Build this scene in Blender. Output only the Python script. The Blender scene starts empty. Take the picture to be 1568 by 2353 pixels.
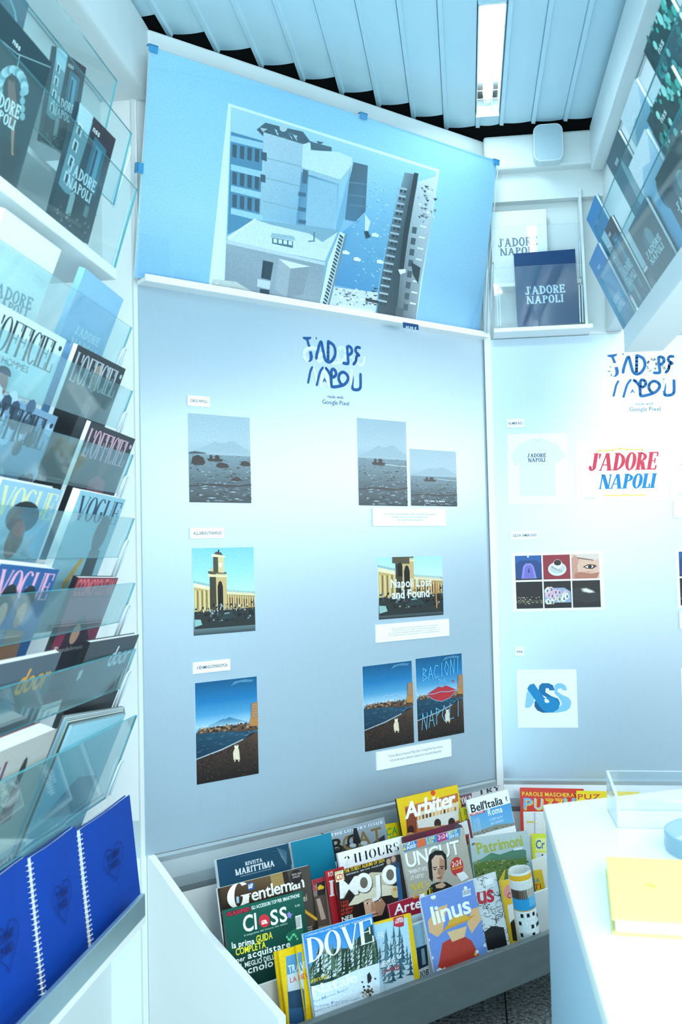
import bpy, math, random
from mathutils import Vector, Matrix
random.seed(7)
scene = bpy.context.scene
COL = scene.collection
# ---------------------------------------------------------------- camera, light, exposure
F = 2287.0                                   # focal length in pixels of a 1568 x 2353 frame
YAW, PIT, ROLL = [math.radians(a) for a in (-7.2, 2.45, -1.275)]
fw = Vector((math.sin(YAW)*math.cos(PIT), math.cos(YAW)*math.cos(PIT), math.sin(PIT)))
r0 = Vector((math.cos(YAW), -math.sin(YAW), 0)); u0 = r0.cross(fw)
rt = math.cos(ROLL)*r0 + math.sin(ROLL)*u0
up = -math.sin(ROLL)*r0 + math.cos(ROLL)*u0
EYE = Vector((0, 0, 1.22))
cd = bpy.data.cameras.new('camera'); cam = bpy.data.objects.new('camera', cd); COL.objects.link(cam)
cd.sensor_fit = 'HORIZONTAL'; cd.sensor_width = 24; cd.lens = F/1568*24; cd.clip_start = .02
cam.matrix_world = Matrix(((rt.x, up.x, -fw.x, EYE.x), (rt.y, up.y, -fw.y, EYE.y), (rt.z, up.z, -fw.z, EYE.z), (0, 0, 0, 1)))
cd.dof.use_dof = True; cd.dof.focus_distance = 2.75; cd.dof.aperture_fstop = 7.0
scene.camera = cam
w = bpy.data.worlds.new('sky'); scene.world = w; w.use_nodes = True
bg = w.node_tree.nodes['Background']; bg.inputs[0].default_value = (.90, .97, 1, 1); bg.inputs[1].default_value = 1.45
vs = scene.view_settings; vs.view_transform = 'Standard'; vs.look = 'None'; vs.gamma = 1; vs.use_curve_mapping = False
vs.exposure = 0.24
LAMP_COL = (.74, .94, 1.0)
def area(name, loc, sx, sy, energy, col, aim):
    l = bpy.data.lights.new(name, 'AREA'); l.shape = 'RECTANGLE'; l.size = sx; l.size_y = sy; l.energy = energy; l.color = col
    o = bpy.data.objects.new(name, l); COL.objects.link(o); o.location = loc
    o.rotation_euler = (Vector(aim)-Vector(loc)).to_track_quat('-Z', 'Y').to_euler(); return o
# daylight of the open shop front at the right
area('shopfront_daylight', (1.95, 2.25, 1.63), 2.2, .34, 14, (.95, .985, 1), (0, 2.25, 1.55))
area('front_fill', (1.08, -1.5, 2.1), 1.1, 1.1, 44, (.97, .99, 1), (0, 2.6, .6))  # neutral fill added behind the camera, placed for glare on the right panel
# cyan uplight added behind the camera to brighten and tint the ceiling
area('ceiling_fill', (.2, -1.0, .15), 1.8, 1.2, 88, (.46, .85, 1), (0, 1.6, 2.6))
try: scene.cycles.transparent_max_bounces = 24
except Exception: pass

# ---------------------------------------------------------------- pixel rays
def ray(x, y): return rt*((x-784)/F) - up*((y-1176.5)/F) + fw
def hit(px, n, p):
    n = Vector(n); v = ray(*px); return EYE + v*((Vector(p)-EYE).dot(n)/v.dot(n))
ND = Vector((1, -1, 0)).normalized()          # the diagonal wall's normal, towards the room
SD = Vector((1, 1, 0)).normalized()           # along the diagonal wall
CM = 3.124                                    # diagonal wall: y = x + CM
ZUP = Vector((0, 0, 1))
def diag(s, n, z): return Vector((0, CM, 0))*0 + Vector((-CM/2, CM/2, 0)) + SD*s + ND*n + ZUP*z
def diag_pt(n): return diag(0, n, 0)
def hd(px, n=0): return hit(px, ND, diag_pt(n))
YB = 3.202
NB = Vector((0, -1, 0))
def hb(px, n=0): return hit(px, NB, (0, YB-n, 0))
XL = -.784
def sco(p): return (p-Vector((-CM/2, CM/2, 0))).dot(SD)

# ---------------------------------------------------------------- materials
def lin(c):
    if not isinstance(c, str): return tuple(c)
    c = c.lstrip('#')
    if len(c) == 3: c = ''.join(k*2 for k in c)
    o = []
    for i in (0, 2, 4):
        v = int(c[i:i+2], 16)/255; o.append(v/12.92 if v <= .04045 else ((v+.055)/1.055)**2.4)
    return tuple(o)
MATS = {}
def mat(name, col=None, rough=.5, metal=0, noise=0, nscale=40, bump=0, aniso=0, coat=0, stretch=(1, 1, 1), spec=.5):
    if name in MATS: return MATS[name]
    m = bpy.data.materials.new(name); m.use_nodes = True; nt = m.node_tree; b = nt.nodes['Principled BSDF']
    c = lin(col)+(1,)
    b.inputs['Base Color'].default_value = c; b.inputs['Roughness'].default_value = rough; b.inputs['Metallic'].default_value = metal
    b.inputs['Anisotropic'].default_value = aniso; b.inputs['Coat Weight'].default_value = coat; b.inputs['Specular IOR Level'].default_value = spec
    if noise or bump:
        tc = nt.nodes.new('ShaderNodeTexCoord'); mp = nt.nodes.new('ShaderNodeMapping'); mp.inputs['Scale'].default_value = stretch
        n = nt.nodes.new('ShaderNodeTexNoise'); n.inputs['Scale'].default_value = nscale; n.inputs['Detail'].default_value = 5
        nt.links.new(tc.outputs['Object'], mp.inputs[0]); nt.links.new(mp.outputs[0], n.inputs[0])
        if noise:
            mx = nt.nodes.new('ShaderNodeMix'); mx.data_type = 'RGBA'
            mx.inputs[6].default_value = tuple(v*(1-noise) for v in c[:3])+(1,); mx.inputs[7].default_value = tuple(min(1, v*(1+noise)) for v in c[:3])+(1,)
            nt.links.new(n.outputs[0], mx.inputs[0]); nt.links.new(mx.outputs[2], b.inputs['Base Color'])
        if bump:
            bp = nt.nodes.new('ShaderNodeBump'); bp.inputs['Strength'].default_value = bump; bp.inputs['Distance'].default_value = .002
            nt.links.new(n.outputs[0], bp.inputs['Height']); nt.links.new(bp.outputs[0], b.inputs['Normal'])
    MATS[name] = m; return m
def emit(name, col, s):
    m = bpy.data.materials.new(name); m.use_nodes = True; nt = m.node_tree; nt.nodes.clear()
    e = nt.nodes.new('ShaderNodeEmission'); e.inputs[0].default_value = lin(col)+(1,); e.inputs[1].default_value = s
    o = nt.nodes.new('ShaderNodeOutputMaterial'); nt.links.new(e.outputs[0], o.inputs[0]); MATS[name] = m; return m
def glass(name, tint, milk=.05, refl=1.0, rough=.03):
    m = bpy.data.materials.new(name); m.use_nodes = True; nt = m.node_tree; nt.nodes.clear()
    N = nt.nodes.new; t = N('ShaderNodeBsdfTransparent'); t.inputs[0].default_value = tuple(tint)+(1,)
    d = N('ShaderNodeBsdfDiffuse'); d.inputs[0].default_value = (.72, .93, .96, 1)
    m1 = N('ShaderNodeMixShader'); m1.inputs[0].default_value = milk
    nt.links.new(t.outputs[0], m1.inputs[1]); nt.links.new(d.outputs[0], m1.inputs[2])
    g = N('ShaderNodeBsdfGlossy'); g.inputs[1].default_value = rough
    lw = N('ShaderNodeLayerWeight'); lw.inputs[0].default_value = .5
    pw = N('ShaderNodeMath'); pw.operation = 'POWER'; pw.inputs[1].default_value = 4.5; nt.links.new(lw.outputs['Facing'], pw.inputs[0])
    mu = N('ShaderNodeMath'); mu.operation = 'MULTIPLY_ADD'; mu.inputs[1].default_value = .9*refl; mu.inputs[2].default_value = .045*refl; nt.links.new(pw.outputs[0], mu.inputs[0])
    m2 = N('ShaderNodeMixShader'); nt.links.new(mu.outputs[0], m2.inputs[0]); nt.links.new(m1.outputs[0], m2.inputs[1]); nt.links.new(g.outputs[0], m2.inputs[2])
    o = N('ShaderNodeOutputMaterial'); nt.links.new(m2.outputs[0], o.inputs[0]); MATS[name] = m; return m
def printmat(name, rough, coat=0, grain=.12):
    m = bpy.data.materials.new(name); m.use_nodes = True; nt = m.node_tree; b = nt.nodes['Principled BSDF']
    a = nt.nodes.new('ShaderNodeVertexColor'); a.layer_name = 'Col'
    n = nt.nodes.new('ShaderNodeTexNoise'); n.inputs['Scale'].default_value = 260; n.inputs['Detail'].default_value = 3
    tc = nt.nodes.new('ShaderNodeTexCoord'); nt.links.new(tc.outputs['Object'], n.inputs[0])
    mr = nt.nodes.new('ShaderNodeMapRange'); mr.inputs[1].default_value = .25; mr.inputs[2].default_value = .75; mr.inputs[3].default_value = 1-grain; mr.inputs[4].default_value = 1+grain
    mx = nt.nodes.new('ShaderNodeVectorMath'); mx.operation = 'SCALE'
    nt.links.new(n.outputs[0], mr.inputs[0]); nt.links.new(a.outputs[0], mx.inputs[0]); nt.links.new(mr.outputs[0], mx.inputs['Scale'])
    nt.links.new(mx.outputs[0], b.inputs['Base Color'])
    b.inputs['Roughness'].default_value = rough; b.inputs['Specular IOR Level'].default_value = .3; b.inputs['Coat Weight'].default_value = coat; b.inputs['Coat Roughness'].default_value = .12
    MATS[name] = m; return m
WHITE = mat('white_laminate', '#f1f2f0', .35, noise=.03, nscale=6)
WALLW = mat('white_painted_board', '#e4eaea', .45, noise=.04, nscale=9)
CEIL = mat('ceiling_paint', '#d0eefa', .4, noise=.03, nscale=5)
BLACK = mat('dark_void', '#050608', .9, noise=.1)
ALU = mat('brushed_aluminium', '#b7cbd8', .38, .46, noise=.05, nscale=90, bump=.05, stretch=(9, 9, .25))
STEEL = mat('steel_ledge', '#787f7f', .42, .7, noise=.14, nscale=14, bump=.03, stretch=(1, 1, 4))
ALU2 = mat('folded_aluminium', '#aebabf', .42, .55, noise=.04, nscale=30)
RAIL = mat('aluminium_rail', '#a9c6cf', .33, .7, noise=.06, nscale=30)
PAPER = mat('page_paper', '#eceeea', .8, noise=.05, nscale=300, stretch=(.3, .3, 6))
PLATE = mat('white_foam_plate', '#f4f7f9', .5, noise=.01)
GLASS = glass('shelf_glass', (.86, .96, .965), .07)
GLASS2 = glass('thin_book_glass', (.91, .97, .975), .03, .35)
EDGE = mat('glass_edge', '#4fa3ad', .15, noise=.12, nscale=60, spec=.9)
CLEAR = glass('clear_acrylic', (.965, .98, .99), .02, .9)
CEDGE = mat('acrylic_edge', '#d5e6ef', .2, noise=.05)
SHEEN = glass('poster_acrylic', (.97, .99, 1), .03, .9, .04)
PRINT = printmat('printed_gloss', .36, .15)
PRINTM = printmat('printed_matt', .55, .0)
PRINTW = printmat('printed_plain', .5, .0, .02)
CLIP = mat('blue_clip', '#3f8fc0', .35, noise=.05)
SPIRAL = mat('spiral_wire', '#dfe7ee', .3, .3, noise=.05)

# ---------------------------------------------------------------- mesh helpers
class MB:
    def __init__(s): s.v = []; s.f = []; s.m = []
    def face(s, pts, mi=0):
        k = len(s.v); s.v += [tuple(p) for p in pts]; s.f.append(tuple(range(k, k+len(pts)))); s.m.append(mi)
    def hexa(s, a, b, mi=0, side=None):
        """two matching loops a (front) and b (back)"""
        n = len(a); k = len(s.v); s.v += [tuple(p) for p in a]+[tuple(p) for p in b]
        s.f.append(tuple(range(k, k+n))); s.m.append(mi); s.f.append(tuple(reversed(range(k+n, k+2*n)))); s.m.append(mi)
        for i in range(n):
            j = (i+1) % n; s.f.append((k+j, k+i, k+n+i, k+n+j)); s.m.append(mi if side is None else side)
    def box(s, lo, hi, mi=0):
        x0, y0, z0 = lo; x1, y1, z1 = hi
        s.hexa([(x0, y0, z1), (x1, y0, z1), (x1, y1, z1), (x0, y1, z1)], [(x0, y0, z0), (x1, y0, z0), (x1, y1, z0), (x0, y1, z0)], mi)
    def dbox(s, s0, s1, n0, n1, z0, z1, mi=0):      # box aligned to the diagonal wall
        q = lambda z: [diag(s0, n1, z), diag(s1, n1, z), diag(s1, n0, z), diag(s0, n0, z)]
        s.hexa(q(z1), q(z0), mi)
    def sheet(s, quad, t, mi=0, side=None):         # quad seen from its front, thickened backwards
        q = [Vector(p) for p in quad]; n = (q[1]-q[0]).cross(q[3]-q[0]).normalized()
        s.hexa(q, [p-n*t for p in q], mi, side)
    def tube(s, pts, r, n=8, mi=0, cap=True):
        P = [Vector(p) for p in pts]; rings = []
        for i, p in enumerate(P):
            d = (P[min(i+1, len(P)-1)]-P[max(i-1, 0)]).normalized()
            a = d.cross(Vector((0, 0, 1)));  a = d.cross(Vector((1, 0, 0))) if a.length < .1 else a
            a.normalize(); b = d.cross(a); k = len(s.v)
            s.v += [tuple(p+(a*math.cos(t)+b*math.sin(t))*r) for t in [2*math.pi*j/n for j in range(n)]]; rings.append(k)
        for i in range(len(P)-1):
            for j in range(n):
                l = (j+1) % n; s.f.append((rings[i]+j, rings[i]+l, rings[i+1]+l, rings[i+1]+j)); s.m.append(mi)
        if cap:
            s.f.append(tuple(reversed(range(rings[0], rings[0]+n)))); s.m.append(mi); s.f.append(tuple(range(rings[-1], rings[-1]+n))); s.m.append(mi)
    def mesh(s, name, mats):
        me = bpy.data.meshes.new(name); me.from_pydata(s.v, [], s.f)
        for m in (mats if isinstance(mats, (list, tuple)) else [mats]): me.materials.append(m)
        for p, i in zip(me.polygons, s.m): p.material_index = i
        me.update(); return me
    def build(s, name, mats, parent=None, fix=True):
        me = s.mesh(name, mats)
        if fix:
            import bmesh
            b = bmesh.new(); b.from_mesh(me); bmesh.ops.recalc_face_normals(b, faces=b.faces); b.to_mesh(me); b.free()
        o = bpy.data.objects.new(name, me); COL.objects.link(o)
        if parent: o.parent = parent
        return o
def bevel(o, w=.004, seg=2):
    m = o.modifiers.new('bevel', 'BEVEL'); m.width = w; m.segments = seg; m.limit_method = 'ANGLE'; return o
def smooth(o):
    for p in o.data.polygons: p.use_smooth = True
    return o
def tag(o, label=None, cat=None, group=None, kind=None):
    if label: o['label'] = label
    if cat: o['category'] = cat
    if group: o['group'] = group
    if kind: o['kind'] = kind
    return o
def empty(name, label, cat, M=None, group=None, kind=None):
    o = bpy.data.objects.new(name, None); o.empty_display_size = .05; COL.objects.link(o)
    if M is not None: o.matrix_world = M
    return tag(o, label, cat, group, kind)
def frame(o, x, y, n):
    return Matrix(((x.x, y.x, n.x, o.x), (x.y, y.y, n.y, o.y), (x.z, y.z, n.z, o.z), (0, 0, 0, 1)))

# ---------------------------------------------------------------- lettering
class Font:
    def __init__(s): s.g = {}
SANS, BOLD = Font(), Font()
def load_glyphs():
    chars = "ABCDEFGHIJKLMNOPQRSTUVWXYZabcdefghijklmnopqrstuvwxyz0123456789'.,:!*-€\""
    tmp = []
    for font, off in ((SANS, 0), (BOLD, .018)):
        for ch in chars:
            c = bpy.data.curves.new('g', 'FONT'); c.body = ch; c.resolution_u = 3; c.offset = off; c.size = 1
            o = bpy.data.objects.new('g', c); COL.objects.link(o); tmp.append((font, ch, o, c))
    bpy.context.view_layer.update(); dg = bpy.context.evaluated_depsgraph_get()
    for font, ch, o, c in tmp:
        e = o.evaluated_get(dg); me = e.to_mesh(); vv = [(v.co.x, v.co.y) for v in me.vertices]
        font.g[ch] = ([[vv[i] for i in p.vertices] for p in me.polygons], min(v[0] for v in vv), max(v[0] for v in vv)); e.to_mesh_clear()
    for _, _, o, c in tmp: bpy.data.objects.remove(o); bpy.data.curves.remove(c)
    for f in (SANS, BOLD): f.sp = .09; f.cap = max(p[1] for q in f.g['H'][0] for p in q)
load_glyphs()
def ring(cx, cy, rx, ry, wx, wy, a0=0, a1=360, n=20):
    o = []
    for i in range(n):
        a, b = [math.radians(a0+(a1-a0)*k/n) for k in (i, i+1)]
        f = lambda t, x, y: (cx+math.cos(t)*x, cy+math.sin(t)*y)
        o.append([f(a, rx, ry), f(b, rx, ry), f(b, rx-wx, ry-wy), f(a, rx-wx, ry-wy)])
    return o
def serif_font(T, t, s, st, wd=1.0):
    """capitals with stems T, hairlines t, serifs of length s and thickness st"""
    R = lambda x0, y0, x1, y1: [(x0, y0), (x1, y0), (x1, y1), (x0, y1)]
    def stem(x, w=T, y0=0, y1=1, b=1, tp=1):
        o = [R(x, y0, x+w, y1)]
        if b: o.append(R(x-s, y0, x+w+s, y0+st))
        if tp: o.append(R(x-s, y1-st, x+w+s, y1))
        return o
    def dg(x0, y0, x1, y1, w): return [[(x0, y0), (x0+w, y0), (x1+w, y1), (x1, y1)]]
    def bars(x, x1, ys): return [R(x, y, x1, y+t*1.1) for y in ys]
    W = .62*wd; G = {}
    G['I'] = stem(s)
    G['J'] = stem(.22, T, .2, 1, 0, 1)+ring(.22+T-.24, .22, .24, .22, T*.9, t, 180, 360, 12)+ring(.03, .24, .06, .06, .06, .06, 0, 360, 8)
    G['A'] = dg(.02+s, 0, W*.5+s-.02, 1, t*1.2)+dg(W+s-T*.3, 0, W*.5+s-T*.25, 1, T*1.02)+[R(.2, .3, W+s*.6, .3+t*1.1), R(.02, 0, .02+s*2+t, st), R(W+s-T*.3-s, 0, W+T+s*1.2, st)]
    G['D'] = stem(s)+ring(s+T*.5, .5, W*.95, .5, T, t, -90, 90, 14)
    G['O'] = ring(W*.58, .5, W*.58, .52, T, t, 0, 360, 24)
    G['C'] = ring(W*.58, .5, W*.58, .52, T, t, 45, 315, 20)+[R(W*.93, .62, W*.93+t*1.4, .98)]
    G['G'] = ring(W*.58, .5, W*.58, .52, T, t, 45, 345, 20)+stem(W*.78, T*.9, .08, .46, 0, 1)
    G['E'] = stem(s)+bars(s, W, (0, 1-t*1.1))+bars(s, W*.8, (.48,))+[R(W-t, 0, W+t*.4, .25), R(W-t, .75, W+t*.4, 1), R(W*.8-t*.6, .36, W*.8+t*.4, .66)]
    G['F'] = stem(s)+bars(s, W, (1-t*1.1,))+bars(s, W*.8, (.48,))+[R(W-t, .75, W+t*.4, 1), R(W*.8-t*.6, .36, W*.8+t*.4, .66)]
    G['L'] = stem(s)+bars(s, W*.9, (0,))+[R(W*.9-t, 0, W*.9+t*.4, .3)]
    G['P'] = stem(s)+ring(s+T*.5, .73, W*.78, .27, T*.9, t, -90, 90, 12)
    G['R'] = G['P']+dg(W*.72, 0, W*.42, .48, T*1.05)+[R(W*.72, 0, W*.72+T+s, st)]
    G['B'] = stem(s)+ring(s+T*.5, .75, W*.7, .25, T*.9, t, -90, 90, 12)+ring(s+T*.5, .26, W*.8, .26, T*.9, t, -90, 90, 12)
    G['N'] = stem(s, t*1.2)+stem(W+s, t*1.2)+dg(W+s-T*.75, 0, s-.02, 1, T*1.1)
    G['M'] = stem(s, t*1.2)+stem(W*1.25+s, T)+dg(W*.62+s-T*.4, 0, s, 1, T)+dg(W*.62+s-T*.1, 0, W*1.25+s, 1, t*1.2)
    G['H'] = stem(s)+stem(W+s)+bars(s, W+s, (.46,))
    G['T'] = stem(W*.5)+bars(0, W+T, (1-t*1.1,))+[R(0, .72, t, 1), R(W+T-t, .72, W+T, 1)]
    G['U'] = stem(s, T, .26, 1, 0, 1)+stem(W+s, t*1.3, .26, 1, 0, 1)+ring(s+(W+t*1.3)/2, .28, (W+t*1.3)/2, .3, T*.95, t*1.2, 180, 360, 12)
    G['V'] = dg(W*.5, 0, s*.6, 1, T)+dg(W*.5+T*.55, 0, W+s, 1, t*1.2)+[R(-.02, 1-st, s*1.6+T, 1), R(W, 1-st, W+2*s+t, 1)]
    G['Y'] = stem(W*.5, T, 0, .5, 1, 0)+dg(W*.5, .48, s*.6, 1, T)+dg(W*.5+T*.6, .48, W+s, 1, t*1.2)
    G['S'] = ring(W*.42, .74, W*.4, .27, T*.8, t, 30, 270, 12)+ring(W*.42, .25, W*.42, .27, T*.8, t, -150, 90, 12)
    G["'"] = [[(.02, .98), (.14, .98), (.1, .7), (.04, .7)]]
    G['1'] = stem(.12, T, 0, 1, 1, 0); G['2'] = ring(.28, .72, .26, .28, T*.9, t, -20, 170, 12)+dg(.02, 0, .42, .62, t*1.8)+bars(.02, .52, (0,)); G['4'] = stem(.34, T, 0, 1)+bars(0, .6, (.25,))+dg(0, .28, .36, 1, t)
    f = Font(); f.sp = .07; f.cap = 1
    for k, v in G.items(): f.g[k] = (v, min(p[0] for q in v for p in q), max(p[0] for q in v for p in q))
    return f
SLAB = serif_font(.2, .13, .06, .1)
DIDO = serif_font(.15, .03, .05, .025)
DIDOB = serif_font(.22, .05, .06, .04)
STENC = serif_font(.18, .012, .04, .012, 1.05)
def layout(txt, font, sp=None):
    sp = font.sp if sp is None else sp; x = 0; out = []
    for ch in txt:
        if ch == ' ': x += .3; continue
        g = font.g.get(ch)
        if g is None: g = SANS.g.get(ch) or SANS.g['.']
        out += [[(p[0]-g[1]+x, p[1]) for p in poly] for poly in g[0]]; x += g[2]-g[1]+sp
    return out, max(x-sp, .01)

DZ = 4.5e-6
class Cv:
    """a flat print: coloured polygons in the local frame (metres) of one surface"""
    def __init__(s, M, w, h, z=3e-4):
        s.M = M; s.Mi = M.inverted(); s.w = w; s.h = h; s.v = []; s.f = []; s.c = []; s.z = z; s.k = 0
        s.n = Vector((M[0][2], M[1][2], M[2][2])); s.o = M.translation.copy()
    def up(s): s.z += DZ
    def loc(s, px):
        p = s.Mi @ hit(px, s.n, s.o); return (min(max(p.x, -s.w/2), s.w/2), min(max(p.y, 0), s.h))
    def raw(s, pts, col):
        s.k = (s.k+1) % 6; k = len(s.v); s.v += [(x, y, s.z+s.k*6e-7) for x, y in pts]; s.f.append(tuple(range(k, k+len(pts))))
        if isinstance(col, list): s.c += [lin(c) for c in col]
        else: s.c += [lin(col)]*len(pts)
    def uv(s, x, y): return ((x-.5)*s.w, y*s.h)
    def P(s, pts, col): s.up(); s.raw([s.uv(*p) for p in pts], col)                  # 0..1 coordinates
    def X(s, pts, col): s.up(); s.raw([s.loc(p) for p in pts], col)                  # photo pixels
    def rect(s, x0, y0, x1, y1, col): s.P([(x0, y0), (x1, y0), (x1, y1), (x0, y1)], col)
    def grad(s, stops, x0=0, x1=1):
        s.up()
        for (a, ca), (b, cb) in zip(stops, stops[1:]): s.raw([s.uv(x0, a), s.uv(x1, a), s.uv(x1, b), s.uv(x0, b)], [ca, ca, cb, cb])
    def ell(s, cx, cy, rx, ry, col, n=18, a0=0, a1=360):
        s.P([(cx+rx*math.cos(math.radians(a0+(a1-a0)*i/n)), cy+ry*math.sin(math.radians(a0+(a1-a0)*i/n))) for i in range(n)], col)
    def xell(s, c, rx, ry, col, n=16): s.X([(c[0]+rx*math.cos(2*math.pi*i/n), c[1]+ry*math.sin(2*math.pi*i/n)) for i in range(n)], col)
    def brush(s, pts, wd, col, conv=None, close=False):
        """round brush stroke of width wd (metres)"""
        q = [Vector((conv or s.uv)(*p)) if conv or True else p for p in pts]; s.up()
        for a, b in zip(q, q[1:]):
            d = b-a
            if d.length < 1e-7: continue
            n = Vector((-d.y, d.x)).normalized()*wd/2; s.raw([a+n, b+n, b-n, a-n], col)
        for a in q: s.raw([(a.x+math.cos(t)*wd/2, a.y+math.sin(t)*wd/2) for t in [k*math.pi/4 for k in range(8)]], col)
    def xline(s, pts, wd, col): s.brush(pts, wd, col, conv=lambda x, y: s.loc((x, y)))
    def text(s, txt, x0, y0, x1, y1, col, font=None, shear=0, sp=None):
        font = font or SANS; polys, tw = layout(txt, font, sp); s.up()
        for p in polys: s.raw([s.uv(x0+(x1-x0)*(q[0]+shear*q[1])/tw, y0+(y1-y0)*q[1]/font.cap) for q in p], col)
    def xtext(s, txt, bl, br, tl, col, font=None, shear=0, sp=None):
        font = font or SANS; polys, tw = layout(txt, font, sp); s.up()
        A, B, C = [Vector((s.Mi @ hit(p, s.n, s.o)).xy) for p in (bl, br, tl)]
        for p in polys:
            o = []
            for q in p:
                v = A+(B-A)*((q[0]+shear*q[1])/tw)+(C-A)*(q[1]/font.cap)
                o.append((min(max(v.x, -s.w/2), s.w/2), min(max(v.y, 0), s.h)))
            s.raw(o, col)
    def build(s, name, parent, material):
        me = bpy.data.meshes.new(name); me.from_pydata(s.v, [], s.f); me.materials.append(material)
        at = me.color_attributes.new('Col', 'FLOAT_COLOR', 'CORNER')
        at.data.foreach_set('color', [x for p in me.polygons for i in p.vertices for x in (*s.c[i], 1.0)])
        o = bpy.data.objects.new(name, me); COL.objects.link(o); o.parent = parent; me.update(); return o

# frames of flat things
def place(TL, TR, n, h):
    """frame at the bottom centre of a sheet whose top edge runs TL-TR, n towards the viewer"""
    x = TR-TL; w = x.length; x = x.normalized(); n = (n-x*n.dot(x)).normalized(); y = n.cross(x)
    return frame(TL+x*w/2-y*h, x, y, n), w
def magazine(name, label, cat, TL, TR, n, h, t, bg, spine, art=None, group=None, mt=None, pages=True, border=None):
    M, w = place(TL, TR, n, h)
    o = empty(name, label, cat, M, group)
    b = MB(); x0, x1 = -w/2+.0006, w/2-.0012
    # page block with slightly uneven leaves
    k = 4 if t > .006 else 2
    for i in range(k):
        za, zb = -t+.0006+(t-.0012)*i/k, -t+.0006+(t-.0012)*(i+1)/k
        d = random.uniform(.0004, .0022)
        b.box((x0, .0008, za), (x1-d*.6, h-d, zb))
    b.build('pages', PAPER, o)
    b = MB(); c = .0006                      # cover: front, spine, back
    b.box((-w/2, 0, -c), (w/2, h, 0)); b.box((-w/2, 0, -t), (-w/2+c, h, -c), 1); b.box((-w/2, 0, -t-c), (w/2, h, -t), 1)
    cm = mat('cover_'+bg.strip('#'), bg, .35, noise=.03, nscale=60, coat=.25); sm = mat('cover_'+spine.strip('#'), spine, .35, noise=.03, nscale=60, coat=.25)
    cv = b.build('cover', [cm, sm], o)
    if art:
        a = Cv(M, w, h); art(a); a.build('cover_print', cv, mt or PRINT)
    return o
def sheet_print(name, label, cat, TL, TR, BL, n, t, art, group=None, mt=None, edge=None):
    h = (BL-TL).length; M, w = place(TL, TR, n, h)
    o = empty(name, label, cat, M, group)
    b = MB(); b.box((-w/2, 0, -t), (w/2, h, 0)); b.build('backing', edge or PLATE, o)
    a = Cv(M, w, h, 1e-4); art(a); a.build('print', o, mt or PRINT); return o

# ---------------------------------------------------------------- the setting
SL, SR = 1.100, 2.318
ZP0, ZP1 = .508, 1.893
XW = -.878                                    # left wall
def struct(name, b, m): return tag(b.build(name, m), kind='structure')
def granite():
    m = bpy.data.materials.new('speckled_granite'); m.use_nodes = True; nt = m.node_tree; b = nt.nodes['Principled BSDF']
    tc = nt.nodes.new('ShaderNodeTexCoord'); v = nt.nodes.new('ShaderNodeTexNoise'); v.inputs['Scale'].default_value = 95; v.inputs['Detail'].default_value = 6; v.inputs['Roughness'].default_value = .75
    cr = nt.nodes.new('ShaderNodeValToRGB'); e = cr.color_ramp.elements
    e[0].position = .40; e[0].color = (.03, .035, .04, 1); e[1].position = .62; e[1].color = (.85, .87, .85, 1)
    x = cr.color_ramp.elements.new(.5); x.color = (.42, .44, .43, 1)
    nt.links.new(tc.outputs['Object'], v.inputs[0]); nt.links.new(v.outputs[0], cr.inputs[0]); nt.links.new(cr.outputs[0], b.inputs['Base Color']); b.inputs['Roughness'].default_value = .4
    MATS['granite'] = m; return m
GR = granite()
b = MB(); b.box((-1.2, -1.6, -.05), (2.6, 3.4, -.004)); flo = struct('floor', b, mat('tile_joint', '#3f4446', .8, noise=.1))
for i in range(9):
    for j in range(12):
        x, y = -1.16+.41*i, -1.55+.41*j
        t = MB(); t.box((x, y, -.004), (x+.406, y+.406, 0)); t.build('floor_tile', GR, flo)
b = MB(); b.box((XW-.04, -1.2, 0), (XW, 2.38, 2.6)); struct('wall_left', b, WALLW)
b = MB(); b.box((XW, 2.345, 0), (-.786, 2.375, 2.362)); struct('wall_return', b, WALLW)
b = MB(); b.dbox(SL-.01, SR, -.06, -.008, 0, 2.53); struct('wall_diagonal', b, WALLW)
b = MB(); b.box((.06, YB+.015, 0), (1.75, YB+.06, 2.53)); struct('wall_back', b, WALLW)
b = MB(); b.box((.455, .2, 1.70), (.50, 2.32, 1.905)); b.box((.455, .2, 1.905), (.50, YB+.01, 2.54)); struct('wall_right', b, WALLW)
b = MB(); b.box((1.75, .6, 0), (1.79, YB+.06, 1.46)); b.box((1.75, .6, 1.80), (1.79, YB+.06, 2.54)); struct('wall_bay', b, WALLW)  # unseen wall, slotted to shape what the metal panels reflect
# beams under the ceiling
b = MB(); b.box((XW, -1.2, 2.36), (-.752, 2.36, 2.545)); bevel(struct('trim_1', b, WALLW), .012, 3)
b = MB(); b.dbox(SL+.02, SR+.01, -.05, .028, 2.47, 2.532); bevel(struct('trim_2', b, WALLW), .006)
b = MB(); b.box((.085, YB-.06, 2.425), (.46, YB+.01, 2.535)); bevel(struct('trim_3', b, WALLW), .008)
b = MB(); b.box((.085, YB-.02, 2.335), (.46, YB+.01, 2.425)); struct('trim_4', b, WALLW)
b = MB(); b.box((.415, .2, 2.40), (.455, YB-.061, 2.545)); bevel(struct('trim_5', b, WALLW), .006)
# corner post between the two panels
b = MB()
c0 = diag(SR, 0, 0); 
b.hexa([(c0.x-.006, c0.y-.0165, 2.43), (c0.x+.014, c0.y-.0165, 2.43), (c0.x+.016, YB+.012, 2.43), (c0.x-.012, YB+.012, 2.43)],
       [(c0.x-.006, c0.y-.0165, 0), (c0.x+.014, c0.y-.0165, 0), (c0.x+.016, YB+.012, 0), (c0.x-.012, YB+.012, 0)]); struct('trim_6', b, WHITE)
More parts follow.
